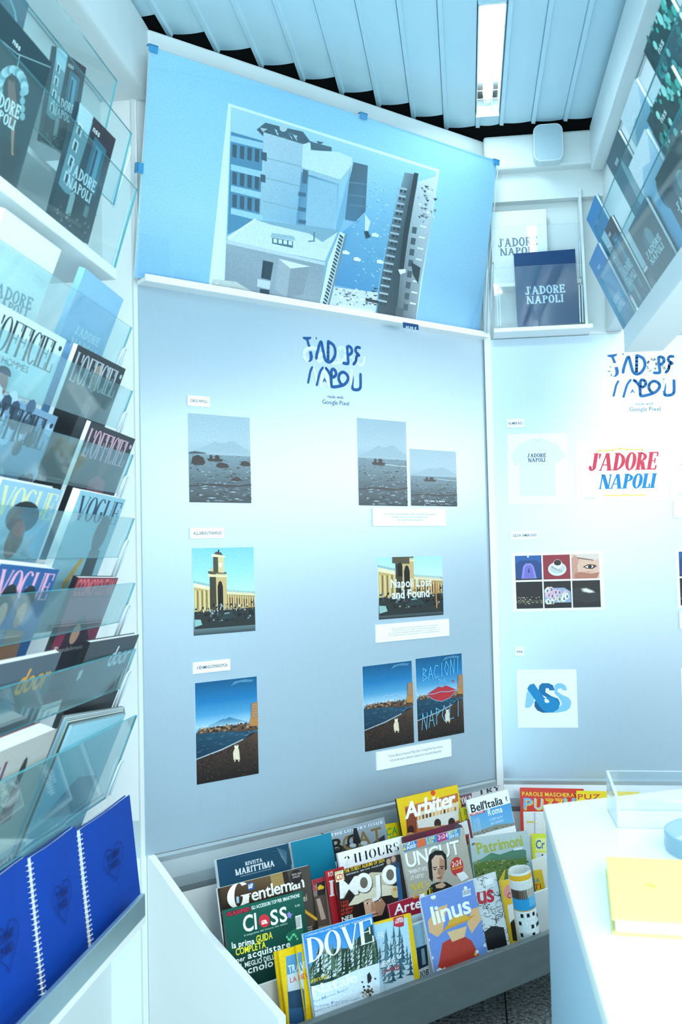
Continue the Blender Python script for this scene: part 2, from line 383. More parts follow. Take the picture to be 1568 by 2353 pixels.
# ceiling of lacquered slats with a dark void above
b = MB(); b.box((-1.0, -1.6, 2.66), (1.9, 3.35, 2.70)); ceil = struct('ceiling', b, BLACK)
b = MB(); b.box((.0, YB+.03, 2.531), (1.9, YB+.06, 2.66)); b.dbox(SL-.25, SR+.05, -.09, -.062, 2.40, 2.66); b.box((-1.0, -1.6, 2.55), (-.92, 2.45, 2.66)); b.build('void_fascia', BLACK, ceil)
def slat(xa, xb, y0, y1, par):
    w = xb-xa; prof = [(0, .014), (.002, .002), (.013, 0), (.016, .008)]
    n = 7
    for i in range(n+1):
        f = i/n; prof.append((.016+(w-.0165)*f, .008-.003*math.sin(math.pi*f)))
    prof += [(w, .014)]
    up_ = [(x, z+.0015) for x, z in prof]
    bb = MB(); k = len(prof)
    for y in (y0, y1):
        bb.v += [(xa+x, y, 2.552+z) for x, z in prof]; bb.v += [(xa+x, y, 2.5555+z) for x, z in prof]
    for i in range(k-1):
        for q in ((i, i+1, 2*k+i+1, 2*k+i), (k+i+1, k+i, 3*k+i, 3*k+i+1), (i+1, i, k+i, k+i+1), (2*k+i, 2*k+i+1, 3*k+i+1, 3*k+i)): bb.f.append(q); bb.m.append(0)
    return bb.build('slat', CEIL, par)
PITCH = .0985
TX0, TX1 = .060, .122                        # the lamp takes one slat's place
x = TX0-PITCH*9
def yend(xm): return min(xm+CM-.022, YB-.088)
for i in range(9): slat(x+i*PITCH, x+(i+1)*PITCH, -1.4, yend(x+(i+.5)*PITCH), ceil)
slat(TX0, TX1+.012, 3.030, yend(TX0), ceil); 
slat(TX0, TX1+.012, -1.4, 2.405, ceil)
x = TX1+.012
for i in range(3): slat(x+i*.0985, x+(i+1)*.0985, -1.4, YB-.088-(.0 if i else .004), ceil)
b = MB(); b.box((.455, -1.4, 2.545), (1.85, YB, 2.56)); b.build('bay_board', CEIL, ceil)
# fluorescent lamp let into the ceiling
lamp = empty('fluorescent_lamp', 'lit white fluorescent tube in a long recessed ceiling fixture with wire grid', 'ceiling lamp', Matrix.Translation((.1, 2.8, 2.60)))
HX0, HX1, HY0, HY1 = .062, .132, 2.408, 3.028
def lpart(b, name, m):
    o = b.build(name, m, lamp); o.matrix_parent_inverse = lamp.matrix_world.inverted(); return o
b = MB(); b.box((HX0, HY0, 2.632), (HX1, HY1, 2.636)); b.box((HX0, HY0, 2.555), (HX0+.003, HY1, 2.632)); b.box((HX1-.003, HY0, 2.555), (HX1, HY1, 2.632)); b.box((HX0, HY0, 2.555), (HX1, HY0+.003, 2.632)); b.box((HX0, HY1-.003, 2.548), (HX1, HY1, 2.632))
lpart(b, 'housing', mat('lamp_housing_white', '#e6f2f5', .3, noise=.02))
b = MB(); b.tube([(.097, HY0+.02, 2.595), (.097, HY1-.055, 2.595)], .014, 14); smooth(lpart(b, 'tube', emit('tube_glow', '#eafcff', 6)))
b = MB(); b.tube([(.097, HY1-.056, 2.595), (.097, HY1-.028, 2.595)], .0135, 14); b.box((.087, HY1-.03, 2.58), (.107, HY1-.004, 2.63)); lpart(b, 'socket', mat('lamp_socket_grey', '#c9ccca', .4, noise=.08))
b = MB(); b.box((HX0+.006, HY1-.085, 2.60), (HX1-.006, HY1-.006, 2.604)); lpart(b, 'reflector_end', mat('lamp_end_dark', '#4c4a47', .7, noise=.3, nscale=60))  # dark mottled plate at the far end of the tube
b = MB()
for k in range(11): b.tube([(HX0, HY0+.03+.054*k, 2.557), (HX1, HY0+.03+.054*k, 2.557)], .0009, 5)
for k in (.33, .66): b.tube([(HX0+(HX1-HX0)*k, HY0, 2.557), (HX0+(HX1-HX0)*k, HY1, 2.557)], .0009, 5)
lpart(b, 'wire_grid', mat('lamp_grid_wire', '#dfeaee', .4, noise=.05))
area('tube_light', (.097, 2.7, 2.57), .05, .55, 2.4, LAMP_COL, (.097, 2.7, 0))
# an added second lamp of the same kind over the camera, outside the frame
l2 = empty('fluorescent_lamp', 'added second recessed fluorescent ceiling fixture above the photographer', 'ceiling lamp', Matrix.Translation((.1, .8, 2.60)))
for c in lamp.children:
    k = c.copy(); COL.objects.link(k); k.parent = l2; k.matrix_parent_inverse = lamp.matrix_world.inverted()
area('tube_light_near', (.104, .8, 2.555), .06, .62, 16, LAMP_COL, (.0, 1.1, 0))

# ---------------------------------------------------------------- panels
def thing1(b, name, label, cat, m, group=None, kind=None): return tag(b.build(name, m), label, cat, group, kind)
b = MB(); b.dbox(SL, SR-.014, -.008, 0, ZP0, ZP1)
thing1(b, 'display_panel', 'large brushed aluminium panel with photo prints below the big poster', 'panel', ALU)
b = MB(); b.box((.092, YB, ZP0-.004), (1.7, YB+.012, ZP1+.004))
thing1(b, 'display_panel', 'overexposed brushed aluminium panel at the right with a T-shirt picture', 'panel', ALU)
# folded metal strips under the panels
prof = [(.001, ZP0-.002), (.006, ZP0-.008), (.006, ZP0-.02), (.016, ZP0-.06), (.018, ZP0-.085), (.012, ZP0-.1)]
def strip(pt, a, c, name, label):
    q = MB()
    for (n0, z0), (n1, z1) in zip(prof, prof[1:]):
        q.hexa([pt(a, n0, z0), pt(c, n0, z0), pt(c, n1, z1), pt(a, n1, z1)], [pt(a, n0-.002, z0), pt(c, n0-.002, z0), pt(c, n1-.002, z1), pt(a, n1-.002, z1)])
    return thing1(q, name, label, 'metal strip', ALU2)
strip(diag, SL+.004, SR-.016, 'folded_metal_strip', 'shiny folded aluminium strip under the panel above the magazines')
strip(lambda s, n, z: Vector((s, YB-n, z)), .092, 1.7, 'folded_metal_strip', 'shiny folded aluminium strip above the red puzzle magazine')

# ---------------------------------------------------------------- the poster leaning above the panel
PB_N, PT_N = .022, .118
pb = [diag(1.087, PB_N, ZP1+.012), diag(2.242, PB_N, ZP1+.012)]
nrm = (ND*(2.435-1.905)+ZUP*-(PT_N-PB_N)).normalized()
TLp = hit((343, 105), nrm, pb[0]); TRp = hit((1147, 370), nrm, pb[0]); BLp = hit((316, 638), nrm, pb[0])
def poster_art(c):
    K = lambda pts: [(300+x*.574, 50+y*.574) for x, y in pts]
    c.grad([(0, '#8fc3e6'), (.35, '#a9d5ef'), (1, '#9fd3f0')])
    X = lambda pts, col: c.X(K(pts), col)
    X([(392, 326), (1238, 592), (1140, 1222), (312, 1072)], '#eef8fc')
    X([(402, 340), (1226, 600), (1130, 1208), (376, 1076)], ['#b9dcec', '#a9d6ec', '#4f9fcb', '#8fb7c9'])
    X([(950, 575), (1090, 615), (1010, 960), (985, 1090), (800, 1050), (850, 840), (940, 770)], ['#a8d4e8', '#9fcde4', '#5aa5cc', '#3a8fc0', '#2f86bb', '#4fa2d0', '#7ebcdc'])
    random.seed(3)
    for k in range(150):
        x, y = random.uniform(880, 1030), random.uniform(620, 1060)
        if y < 780 and x < 950: continue
        X([(x, y), (x+random.uniform(5, 14), y+2), (x+9, y+5)], random.choice(['#cfe9f5', '#2a7fb2', '#e3f3fa', '#5fa8cf']))
    # left block with dark windows
    X([(402, 440), (532, 478), (515, 790), (388, 852)], '#3f86aa')
    for y in (455, 570, 655, 745):
        X([(402, y), (530, y+30), (528, y+55), (401, y+24)], '#a7d3e6')
    for y in (490, 600, 690):
        for i in range(4):
            x = 408+i*30; X([(x, y+i*6), (x+18, y+4+i*6), (x+16, y+56+i*6), (x-1, y+50+i*6)], '#123c52')
    # roof clutter
    X([(505, 432), (540, 404), (600, 420), (690, 440), (720, 480), (690, 492), (530, 458)], '#2b4f61')
    for k in range(26):
        x = random.uniform(510, 800); y = 425+(x-510)*.24+random.uniform(-12, 14)
        X([(x, y), (x+random.uniform(8, 30), y+6), (x+10, y+18)], random.choice(['#1d3644', '#4c6d7c', '#b9cdd5', '#2f4f60']))
    X([(720, 480), (805, 502), (805, 522), (722, 512)], '#33566a')
    c.xell((300+612*.574, 50+425*.574), 9, 9, '#c8d6dc')
    # tower
    X([(532, 442), (690, 490), (662, 812), (518, 772)], ['#c3d6df', '#b7ced9', '#86b6cf', '#9fc1d1'])
    for y in (540, 620, 715): X([(528, y), (684, y+38), (684, y+42), (528, y+4)], '#8ba9b7')
    X([(690, 490), (720, 484), (722, 515), (830, 520), (888, 545), (885, 600), (838, 632), (684, 582)], '#dceaf1')
    X([(684, 582), (840, 632), (884, 575), (880, 600), (835, 650), (684, 602)], '#aac8d6')
    X([(684, 602), (835, 650), (822, 832), (662, 812)], ['#3d7ea3', '#7fb3ce', '#a9cfe0', '#5596b8'])
    X([(712, 620), (828, 655), (815, 830), (700, 815)], '#9ec5d8')
    X([(690, 590), (712, 597), (705, 650), (686, 646)], '#27526a')
    for y in (680, 740, 790): X([(672, y), (703, y+6), (700, y+22), (670, y+16)], '#265b7b')
    X([(884, 575), (888, 545), (862, 760), (838, 840), (822, 832)], '#79b2d0')
    X([(523, 520), (545, 525), (545, 560), (523, 552)], '#1c4157'); X([(520, 610), (540, 614), (540, 645), (520, 640)], '#1c4157')
    # dark block by the sea
    X([(893, 562), (950, 576), (940, 760), (900, 800), (858, 792), (875, 640)], ['#2c4d5f', '#2f566a', '#2a5068', '#2f6c8d', '#336f90', '#2b5268'])
    for y in (640, 690, 730): X([(876, y), (945, y+8), (945, y+14), (876, y+6)], '#4f7a90')
    # terrace
    X([(386, 862), (500, 792), (830, 838), (778, 958), (392, 880)], '#dfe8ec'); X([(500, 792), (835, 838), (768, 882), (715, 848), (560, 812)], '#88aebf')
    X([(386, 862), (500, 786), (500, 794), (390, 872)], '#f3f8fa'); X([(384, 872), (778, 962), (778, 976), (384, 888)], '#c3d0d7')
    X([(565, 845), (652, 858), (660, 876), (560, 862)], '#9cb9c4'); X([(566, 864), (650, 878), (650, 906), (566, 888)], '#41687b')
    for i in range(4): X([(572+i*20, 868+i*3), (586+i*20, 870+i*3), (586+i*20, 886+i*3), (572+i*20, 884+i*3)], '#dbe9ee')
    X([(732, 842), (738, 843), (737, 880), (710, 882), (712, 876), (731, 876)], '#5d7a87')
    # lower house
    X([(384, 888), (778, 976), (756, 1142), (376, 1064)], ['#99a6b0', '#8b9aa6', '#97a3ac', '#8894a0'])
    X([(592, 950), (640, 985), (625, 1105), (578, 1072)], '#a4adb5'); X([(640, 985), (718, 982), (690, 1092), (625, 1105)], '#8a959e'); X([(592, 948), (718, 980), (640, 988)], '#dfe5e9')
    X([(530, 955), (572, 964), (560, 1035), (522, 1026)], '#17303e'); X([(508, 1030), (560, 1040), (556, 1072), (506, 1060)], '#c9d3d9'); X([(518, 1068), (556, 1074), (553, 1104), (516, 1096)], '#263a47')
    X([(322, 1074), (330, 1030), (420, 1040), (520, 1098), (380, 1082)], '#c9cbc6')
    for k in range(40):
        x = random.uniform(325, 500); y = 1035+(x-325)*.34+random.uniform(-4, 26); X([(x, y), (x+10, y+2), (x+4, y+8)], random.choice(['#9ea6a4', '#eceeea', '#b9beb8']))
    # lattice stair
    X([(838, 840), (858, 850), (820, 1000), (812, 1150), (755, 1140), (790, 960)], '#dce9ef')
    for k in range(22):
        t = k/21; x = 838-70*t; y = 850+280*t
        X([(x, y), (x+14, y+12), (x+12, y+22), (x-3, y+8)], '#27475a'); X([(x+18, y+6), (x+30, y-4), (x+28, y+8), (x+16, y+18)], '#6d8c9c')
    # quay
    X([(812, 1062), (990, 1084), (978, 1186), (802, 1150)], '#cdd7dc')
    for k in range(60):
        x, y = random.uniform(815, 980), random.uniform(1064, 1130); X([(x, y), (x+random.uniform(4, 22), y+3), (x+6, y+8)], random.choice(['#4a5a64', '#ffffff', '#8c9aa2', '#2c3c46']))
    X([(830, 1130), (975, 1156), (975, 1180), (825, 1150)], '#eff3f5'); X([(940, 1105), (1000, 1120), (1000, 1130), (940, 1118)], '#14222b')
    for x, y in ((893, 952), (985, 962), (965, 855), (848, 925), (1082, 1000)): X([(x, y-8), (x+14, y-10), (x+30, y), (x+24, y+8), (x, y+4)], '#eef5f8')
    X([(935, 840), (950, 838), (960, 862), (942, 868)], '#173447'); X([(938, 770), (960, 800), (950, 838), (936, 836)], '#dbe6ec')
    # right-hand houses
    X([(1098, 604), (1145, 612), (1120, 760), (1085, 950), (1062, 1192), (985, 1178), (1000, 1050), (1040, 830), (1075, 690)], ['#7d8b93', '#4b5962', '#38464f', '#303f49', '#25323b', '#33424c', '#3b5564', '#5b6f7b', '#6f8793'])
    for k in range(16):
        y = 660+k*30; x = 1085-(k*5.4); X([(x-14, y), (x+22, y+8), (x+20, y+15), (x-15, y+8)], '#aab8c0'); X([(x-6, y+12), (x+4, y+14), (x+2, y+24), (x-8, y+22)], '#1b2932'); X([(x+10, y+15), (x+18, y+17), (x+16, y+27), (x+8, y+25)], '#1b2932')
    X([(1150, 640), (1224, 618), (1204, 800), (1160, 1040), (1140, 1206), (1062, 1192), (1085, 960), (1125, 760)], ['#c9cfd2', '#d5dadd', '#b8bfc4', '#a9b2b8', '#88929a', '#3d4a54', '#8d979e', '#aeb7bc'])
    X([(1135, 604), (1152, 608), (1110, 860), (1090, 1010), (1072, 1010), (1095, 820)], '#15242e')
    for k in range(34):
        x, y = random.uniform(1145, 1212), random.uniform(640, 800); X([(x, y), (x+random.uniform(6, 20), y+3), (x+8, y+12)], random.choice(['#2f3e47', '#eef2f3', '#6e7d86', '#98a3a9', '#4d5b51']))
    for k in range(8):
        y = 820+k*44; X([(1128-k*5, y), (1146-k*5, y+4), (1142-k*5, y+30), (1124-k*5, y+26)], '#44525b'); X([(1160-k*6, y-6), (1184-k*6, y), (1182-k*6, y+6), (1158-k*6, y)], '#eef2f4')
    X([(1122, 962), (1160, 985), (1150, 1050), (1128, 1010)], '#232d34')
    X([(1070, 992), (1100, 990), (1100, 1004), (1078, 1012)], '#f5f8fa'); X([(1062, 1140), (1092, 1150), (1085, 1196), (1058, 1190)], '#4b5760')
    # title print at the bottom edge of the sheet
    c.text('50.00', .9, .0, .9, .0, '#fff') if False else None
po = sheet_print('poster', 'large pale blue poster with an inset city and harbour photograph behind clear acrylic', 'poster', TLp+(TRp-TLp)*.004-nrm*.004, TRp-(TRp-TLp)*.004-nrm*.004, BLp-nrm*.004, nrm, .004, poster_art, mt=PRINTM)
b = MB(); b.sheet([BLp, BLp+(TRp-TLp), TRp, TLp], .003, 0, 1)
ac = thing1(b, 'acrylic_sheet', 'clear acrylic sheet held by blue clips over the large poster', 'acrylic sheet', [SHEEN, CEDGE])
def on(o, b, name, m): return b.build(name, m, o)
for px in ((352, 112), (836, 267), (1141, 373), (322, 386)):
    p = hit(px, nrm, TLp); b = MB(); x = (TRp-TLp).normalized(); y = nrm.cross(x)
    if px[0] == 322: x, y = y, -x
    for a0, a1, c0, c1, n0, n1 in ((-.012, .012, -.008, .008, .0, .0025), (-.012, .012, .006, .009, -.012, .0025)):
        q = [p+x*a0+y*c0, p+x*a1+y*c0, p+x*a1+y*c1, p+x*a0+y*c1]; b.hexa([v+nrm*n1 for v in q], [v+nrm*n0 for v in q])
    on(ac, b, 'clip', CLIP)
# shelf lip carrying the poster, and side hooks at its right end
b = MB(); b.dbox(SL-.004, SR-.03, .0, .045, ZP1+.0, ZP1+.010); b.dbox(SL-.004, SR-.03, .039, .045, ZP1+.010, ZP1+.017)
thing1(b, 'poster_ledge', 'narrow white ledge on which the large poster stands', 'ledge', WHITE)
pt = hd((943, 747), .048)
sheet_print('price_tag', 'small navy price tag on the ledge under the poster', 'price tag', hd((926, 740), .048), hd((962, 746), .048), hd((926, 753), .048), ND, .001,
            lambda c: (c.rect(0, 0, 1, 1, '#12406e'), c.text('60.00 €', .18, .05, .86, .45, '#d6ecfa', BOLD)), mt=PRINTW)
for k, (s_, z0, z1) in enumerate(((2.262, 1.905, 2.10), (2.285, 1.905, 2.12))):
    b = MB(); b.tube([diag(s_, .05, z0), diag(s_+.001, .066, z1), diag(s_+.006, .066, z1+.008), diag(s_+.012, .06, z1), diag(s_+.011, .046, z0)], .0016, 6)
    smooth(thing1(b, 'acrylic_hook', ['slim clear acrylic hook beside the poster, nearer the poster', 'slim clear acrylic hook beside the poster, nearer the book niche'][k], 'hook', CEDGE))

# ---------------------------------------------------------------- prints on the diagonal panel
def pd(name, label, cat, tl, tr, bl, art, t=.0012, group=None, mt=None, f=hd, n=ND):
    return sheet_print(name, label, cat, f(tl, t), f(tr, t), f(bl, t), n, t, art, group, mt)
def plate(name, label, tl, tr, bl, lines, col='#1d2f45', font=None, f=hd, n=ND, box=None, grp=None):
    def art(c):
        c.rect(0, 0, 1, 1, '#f6f9fb'); k = len(lines)
        for i, (tx, a, e) in enumerate(lines):
            if k == 1: y0, y1 = .36, .64
            else: y1 = .74-i*(.5/k); y0 = y1-.5/k*.55
            c.text(tx, a, y0, e, y1, col, font)
    return pd(name, label, 'sign' if k_sign else 'sign', tl, tr, bl, art, .004, grp, PRINTW, f, n)
k_sign = True
G1 = 'white name plates on the panels'; G2 = 'white text plates on the panels'
plate('name_plate', 'white name plate above the boat photo with rocks', (432, 908), (482, 912), (433, 932), [('CIRO PIPOLI', .1, .9)], font=BOLD, grp=G1)
plate('name_plate', 'white name plate above the photo of the clock tower', (437, 1213), (515, 1212), (438, 1238), [('ALLABOUTNAPLES', .09, .92)], font=BOLD, grp=G1)
plate('name_plate', 'white name plate above the large beach photo with volcano', (444, 1523), (529, 1514), (445, 1549), [('VIENMNSUONNO1926', .09, .92)], font=BOLD, grp=G1)
plate('text_plate', 'white text plate below the two boat photos', (857, 1168), (1024, 1170), (857, 1209), [("E' stata utilizzata la funzione Gomma Magica di Google Pixel 9 per eliminare", .15, .86), ("gli scogli e le barche e costruire una rappresentazione", .25, .75), ("del Vesuvio 'Protettore dei pescatori'.", .33, .68)], grp=G2)
plate('text_plate', 'white text plate below the photo with large white lettering', (864, 1436), (1032, 1422), (866, 1477), [("Grazie a Google Pixel 9 e stato possibile dare un tocco di modernita", .2, .84), ("ad una vecchia foto di Port'Alba. Con la funzione Gomma Magica", .22, .82), ("sono stati eliminati facilmente elementi di disturbo e con la funzione Ritrova", .16, .87), ("e stato inserito un piccolo aereo per dare un tocco di escapism all'artwork.", .16, .87)], grp=G2)
plate('text_plate', 'white text plate below the pair of beach photos', (866, 1729), (1037, 1698), (867, 1771), [("E' stata utilizzata la funzione di Magic Editor di Google Pixel 9 per ricercare", .15, .88), ("la forma del vesuvio, eliminarlo e preparare la costruzione della grafica", .17, .86)], grp=G2)

def ridge(c, x0, x1, y0, pts, col):
    c.P([(x0, y0)]+pts+[(x1, y0)], col)
def sea(rocks, hor=.545):
    def art(c):
        random.seed(11)
        c.grad([(0, '#1f3239'), (.25, '#3f5862'), (hor, '#6b8792'), (hor+.001, '#93acb8'), (hor+.15, '#a0b7c2'), (1, '#9ab2be')])
        ridge(c, .0, 1, hor, [(.0, hor+.02), (.15, hor+.06), (.3, hor+.11), (.42, hor+.155), (.5, hor+.135), (.56, hor+.14), (.66, hor+.165), (.74, hor+.165), (.86, hor+.11), (1, hor+.06)], '#8ea8b4')
        ridge(c, .0, 1, hor, [(.0, hor+.012), (.5, hor+.03), (1, hor+.02)], '#93acb8')
        for k in range(230):
            y = hor*random.random()**.8; x = random.random(); w = random.uniform(.02, .14)*(1.25-y/hor); d = .004+.010*(1-y/hor)
            c.P([(x, y), (min(1, x+w*.5), min(hor, y+d)), (min(1, x+w), y), (min(1, x+w*.5), max(0, y-d*.4))], random.choice(['#1b2e36', '#5d7782', '#86a0aa', '#14252c', '#354d57']))
        c.P([(0, .19), (.4, .215), (.75, .2), (1, .225), (1, .205), (.7, .18), (.3, .195), (0, .175)], '#0e1d24')
        def boat(x, y, s, col='#04090c'):
            c.P([(x, y+.03*s), (x+.28*s, y+.03*s), (x+.25*s, y), (x+.04*s, y)], col)
            for dx in (.05, .14, .17): c.P([(x+dx*s, y+.03*s), (x+(dx+.05)*s, y+.03*s), (x+(dx+.035)*s, y+.075*s), (x+(dx+.01)*s, y+.075*s)], col)
            c.brush([(x+.1*s, y+.055*s), (x+.2*s, y+.062*s)], .0012, col)
        if rocks:
            c.P([(0, .56), (.1, .575), (.26, .562), (.28, .552), (0, .545)], '#2c4148')
            boat(.28, .47, .95)
            for x, y, w, h in ((.04, .42, .22, .115), (.43, .4, .21, .06), (.83, .43, .17, .06)):
                c.P([(x, y+h*.2), (x+w*.1, y+h*.8), (x+w*.45, y+h), (x+w*.85, y+h*.75), (x+w, y+h*.25), (x+w*.8, y), (x+w*.2, y)], '#050a0d')
            c.P([(.66, .255), (.7, .285), (.76, .3), (.82, .285), (.85, .262), (.75, .25)], '#04080a')
        else:
            boat(.27, .47 if hor > .54 else .44, 1.0); c.P([(.55, .485), (1, .47), (1, .463), (.55, .475)], '#b6c9d1')
    return art
SEA = sea(True)
pd('photo_print', 'grey sea photo with rocks and rowing boat under a volcano', 'photo', (432, 949), (574, 960), (436, 1154), SEA)
pd('photo_print', 'tall grey sea photo with one rowing boat beside a shorter copy', 'photo', (821, 960), (933, 970), (824, 1161), sea(False))
def sea_txt(c): sea(False, .53)(c); c.text("Chi tene 'o mare", .28, .075, .72, .11, '#eef6fa', BOLD)
pd('photo_print', 'short grey sea photo with small white lettering at its foot', 'photo', (942, 1031), (1048, 1038), (945, 1162), sea_txt)

def piazza(c, x0, y0, s, sy, crop=False):
    """sunlit colonnade with clock tower; (x0,y0) foot of the tower"""
    random.seed(5)
    q = lambda pts, col: c.P([(min(1, max(0, x0+a*s)), min(1, max(0, y0+e*sy))) for a, e in pts], col)
    q([(-.4, -.3), (.9, -.3), (.9, .02), (-.4, .02)], '#2a2f2e')
    q([(-.4, .0), (-.05, .0), (-.05, .42), (-.4, .5)], '#c3a66a'); q([(.25, .0), (.9, .02), (.9, .28), (.6, .27), (.25, .33)], '#a98d58')
    for k in range(8):
        x = -.38+k*.045; q([(x, .02), (x+.02, .02), (x+.02, .36), (x, .37)], '#6d5a36' if k % 2 else '#e3cf98')
    for k in range(12):
        x = .27+k*.05; y = .27-.006*k; q([(x, .04), (x+.022, .04), (x+.022, y-.05), (x, y-.04)], '#5c452b' if k % 3 else '#c2803f')
        q([(x+.028, .04), (x+.042, .04), (x+.042, y), (x+.028, y)], '#e0cf9f')
    q([(-.4, .43), (-.05, .36), (-.05, .42), (-.4, .5)], '#e9dcb4'); q([(.25, .28), (.9, .225), (.9, .27), (.25, .335)], '#ded2ac')
    for k in range(14): q([(-.4+k*.027, .5-k*.006), (-.392+k*.027, .5-k*.006), (-.392+k*.027, .54-k*.006), (-.4+k*.027, .54-k*.006)], '#3a3527')
    for k in range(20): q([(.27+k*.032, .325-k*.003), (.28+k*.032, .325-k*.003), (.278+k*.032, .36-k*.003), (.272+k*.032, .36-k*.003)], '#4b4632')
    # gate with arch
    q([(-.08, 0), (.27, 0), (.27, .62), (.2, .64), (-.08, .66)], '#c9ad77'); q([(-.08, 0), (.05, 0), (.05, .65), (-.08, .66)], '#3f3a2c')
    q([(.08, 0), (.19, 0), (.19, .42), (.165, .5), (.135, .52), (.105, .5), (.08, .42)], '#15140f')
    q([(-.11, .60), (.29, .58), (.29, .61), (-.11, .65)], '#e8d6a4'); q([(-.11, .66), (.27, .64), (.27, .67), (-.11, .70)], '#5a5138')
    q([(-.06, .70), (.2, .66), (.2, .69), (-.06, .76)], '#cdb987')
    if not crop:
        q([(0, .68), (.22, .66), (.22, .96), (.0, .98)], '#d8c292'); q([(0, .68), (.1, .67), (.1, .975), (.0, .98)], '#4a4433')
        q([(-.03, .95), (.25, .93), (.25, .96), (-.03, 1.0)], '#e9dab0'); q([(.02, 1.0), (.2, .97), (.17, 1.02), (.06, 1.04)], '#4e4836')
        q([(.1, 1.02), (.13, 1.02), (.13, 1.07), (.1, 1.07)], '#2e2b22')
        for a in range(1): q([(.145+.03*math.cos(t), .8+.045*math.sin(t)) for t in [k*math.pi/5 for k in range(10)]], '#f1ead4')
    # traffic
    for k in range(120):
        x, y = random.uniform(-.4, .9), random.uniform(-.2, .1); w = random.uniform(.01, .06)
        q([(x, y), (x+w, y), (x+w, y+random.uniform(.01, .045)), (x+w*.3, y+.03)], random.choice(['#15181a', '#0d0f10', '#3a4145', '#6d7a80', '#8f9ca0', '#1b1e20', '#20150f']))
    for k in range(14):
        x, y = random.uniform(-.38, .8), random.uniform(-.03, .1); q([(x, y), (x+.02, y), (x+.012, y+.05)], '#dfe6e6')
    q([(.1, -.17), (.45, -.15), (.42, -.08), (.32, -.04), (.2, -.05)], '#2b3a3d'); q([(.2, -.07), (.32, -.06), (.3, -.045), (.22, -.05)], '#8fb3b6'); q([(-.4, -.26), (-.25, -.23), (-.28, -.14), (-.4, -.13)], '#8fb9b6')
def pz1(c): c.grad([(0, '#39464a'), (.4, '#bfe2ea'), (.7, '#9bd3ec'), (1, '#7cc3e6')]); piazza(c, .33, .27, .78, .66)
def pz2(c):
    c.grad([(0, '#20282b'), (.5, '#cfe8ee'), (1, '#a8d8ec')]); piazza(c, .33, .35, .8, .98, True)
    c.P([(.22, .9), (.48, .88), (.48, 1), (.22, 1)], '#554d38'); c.P([(.3, .68), (.37, .68), (.37, .85), (.335, .92), (.3, .85)], '#15140f')
    c.text('Napoli Lost', .19, .5, .82, .64, '#e9f6f6', BOLD, sp=.07); c.text('and Found', .2, .32, .78, .46, '#e9f6f6', BOLD, sp=.07)
    c.P([(.88, .12), (.9, .12), (.89, .58), (.87, .58)], '#c47a3c')
pd('photo_print', 'sunlit colonnade photo with a tall clock tower', 'photo', (441, 1260), (583, 1257), (445, 1461), pz1)
pd('photo_print', 'sunlit square photo with large white lettering across it', 'photo', (867, 1281), (1016, 1277), (871, 1424), pz2)

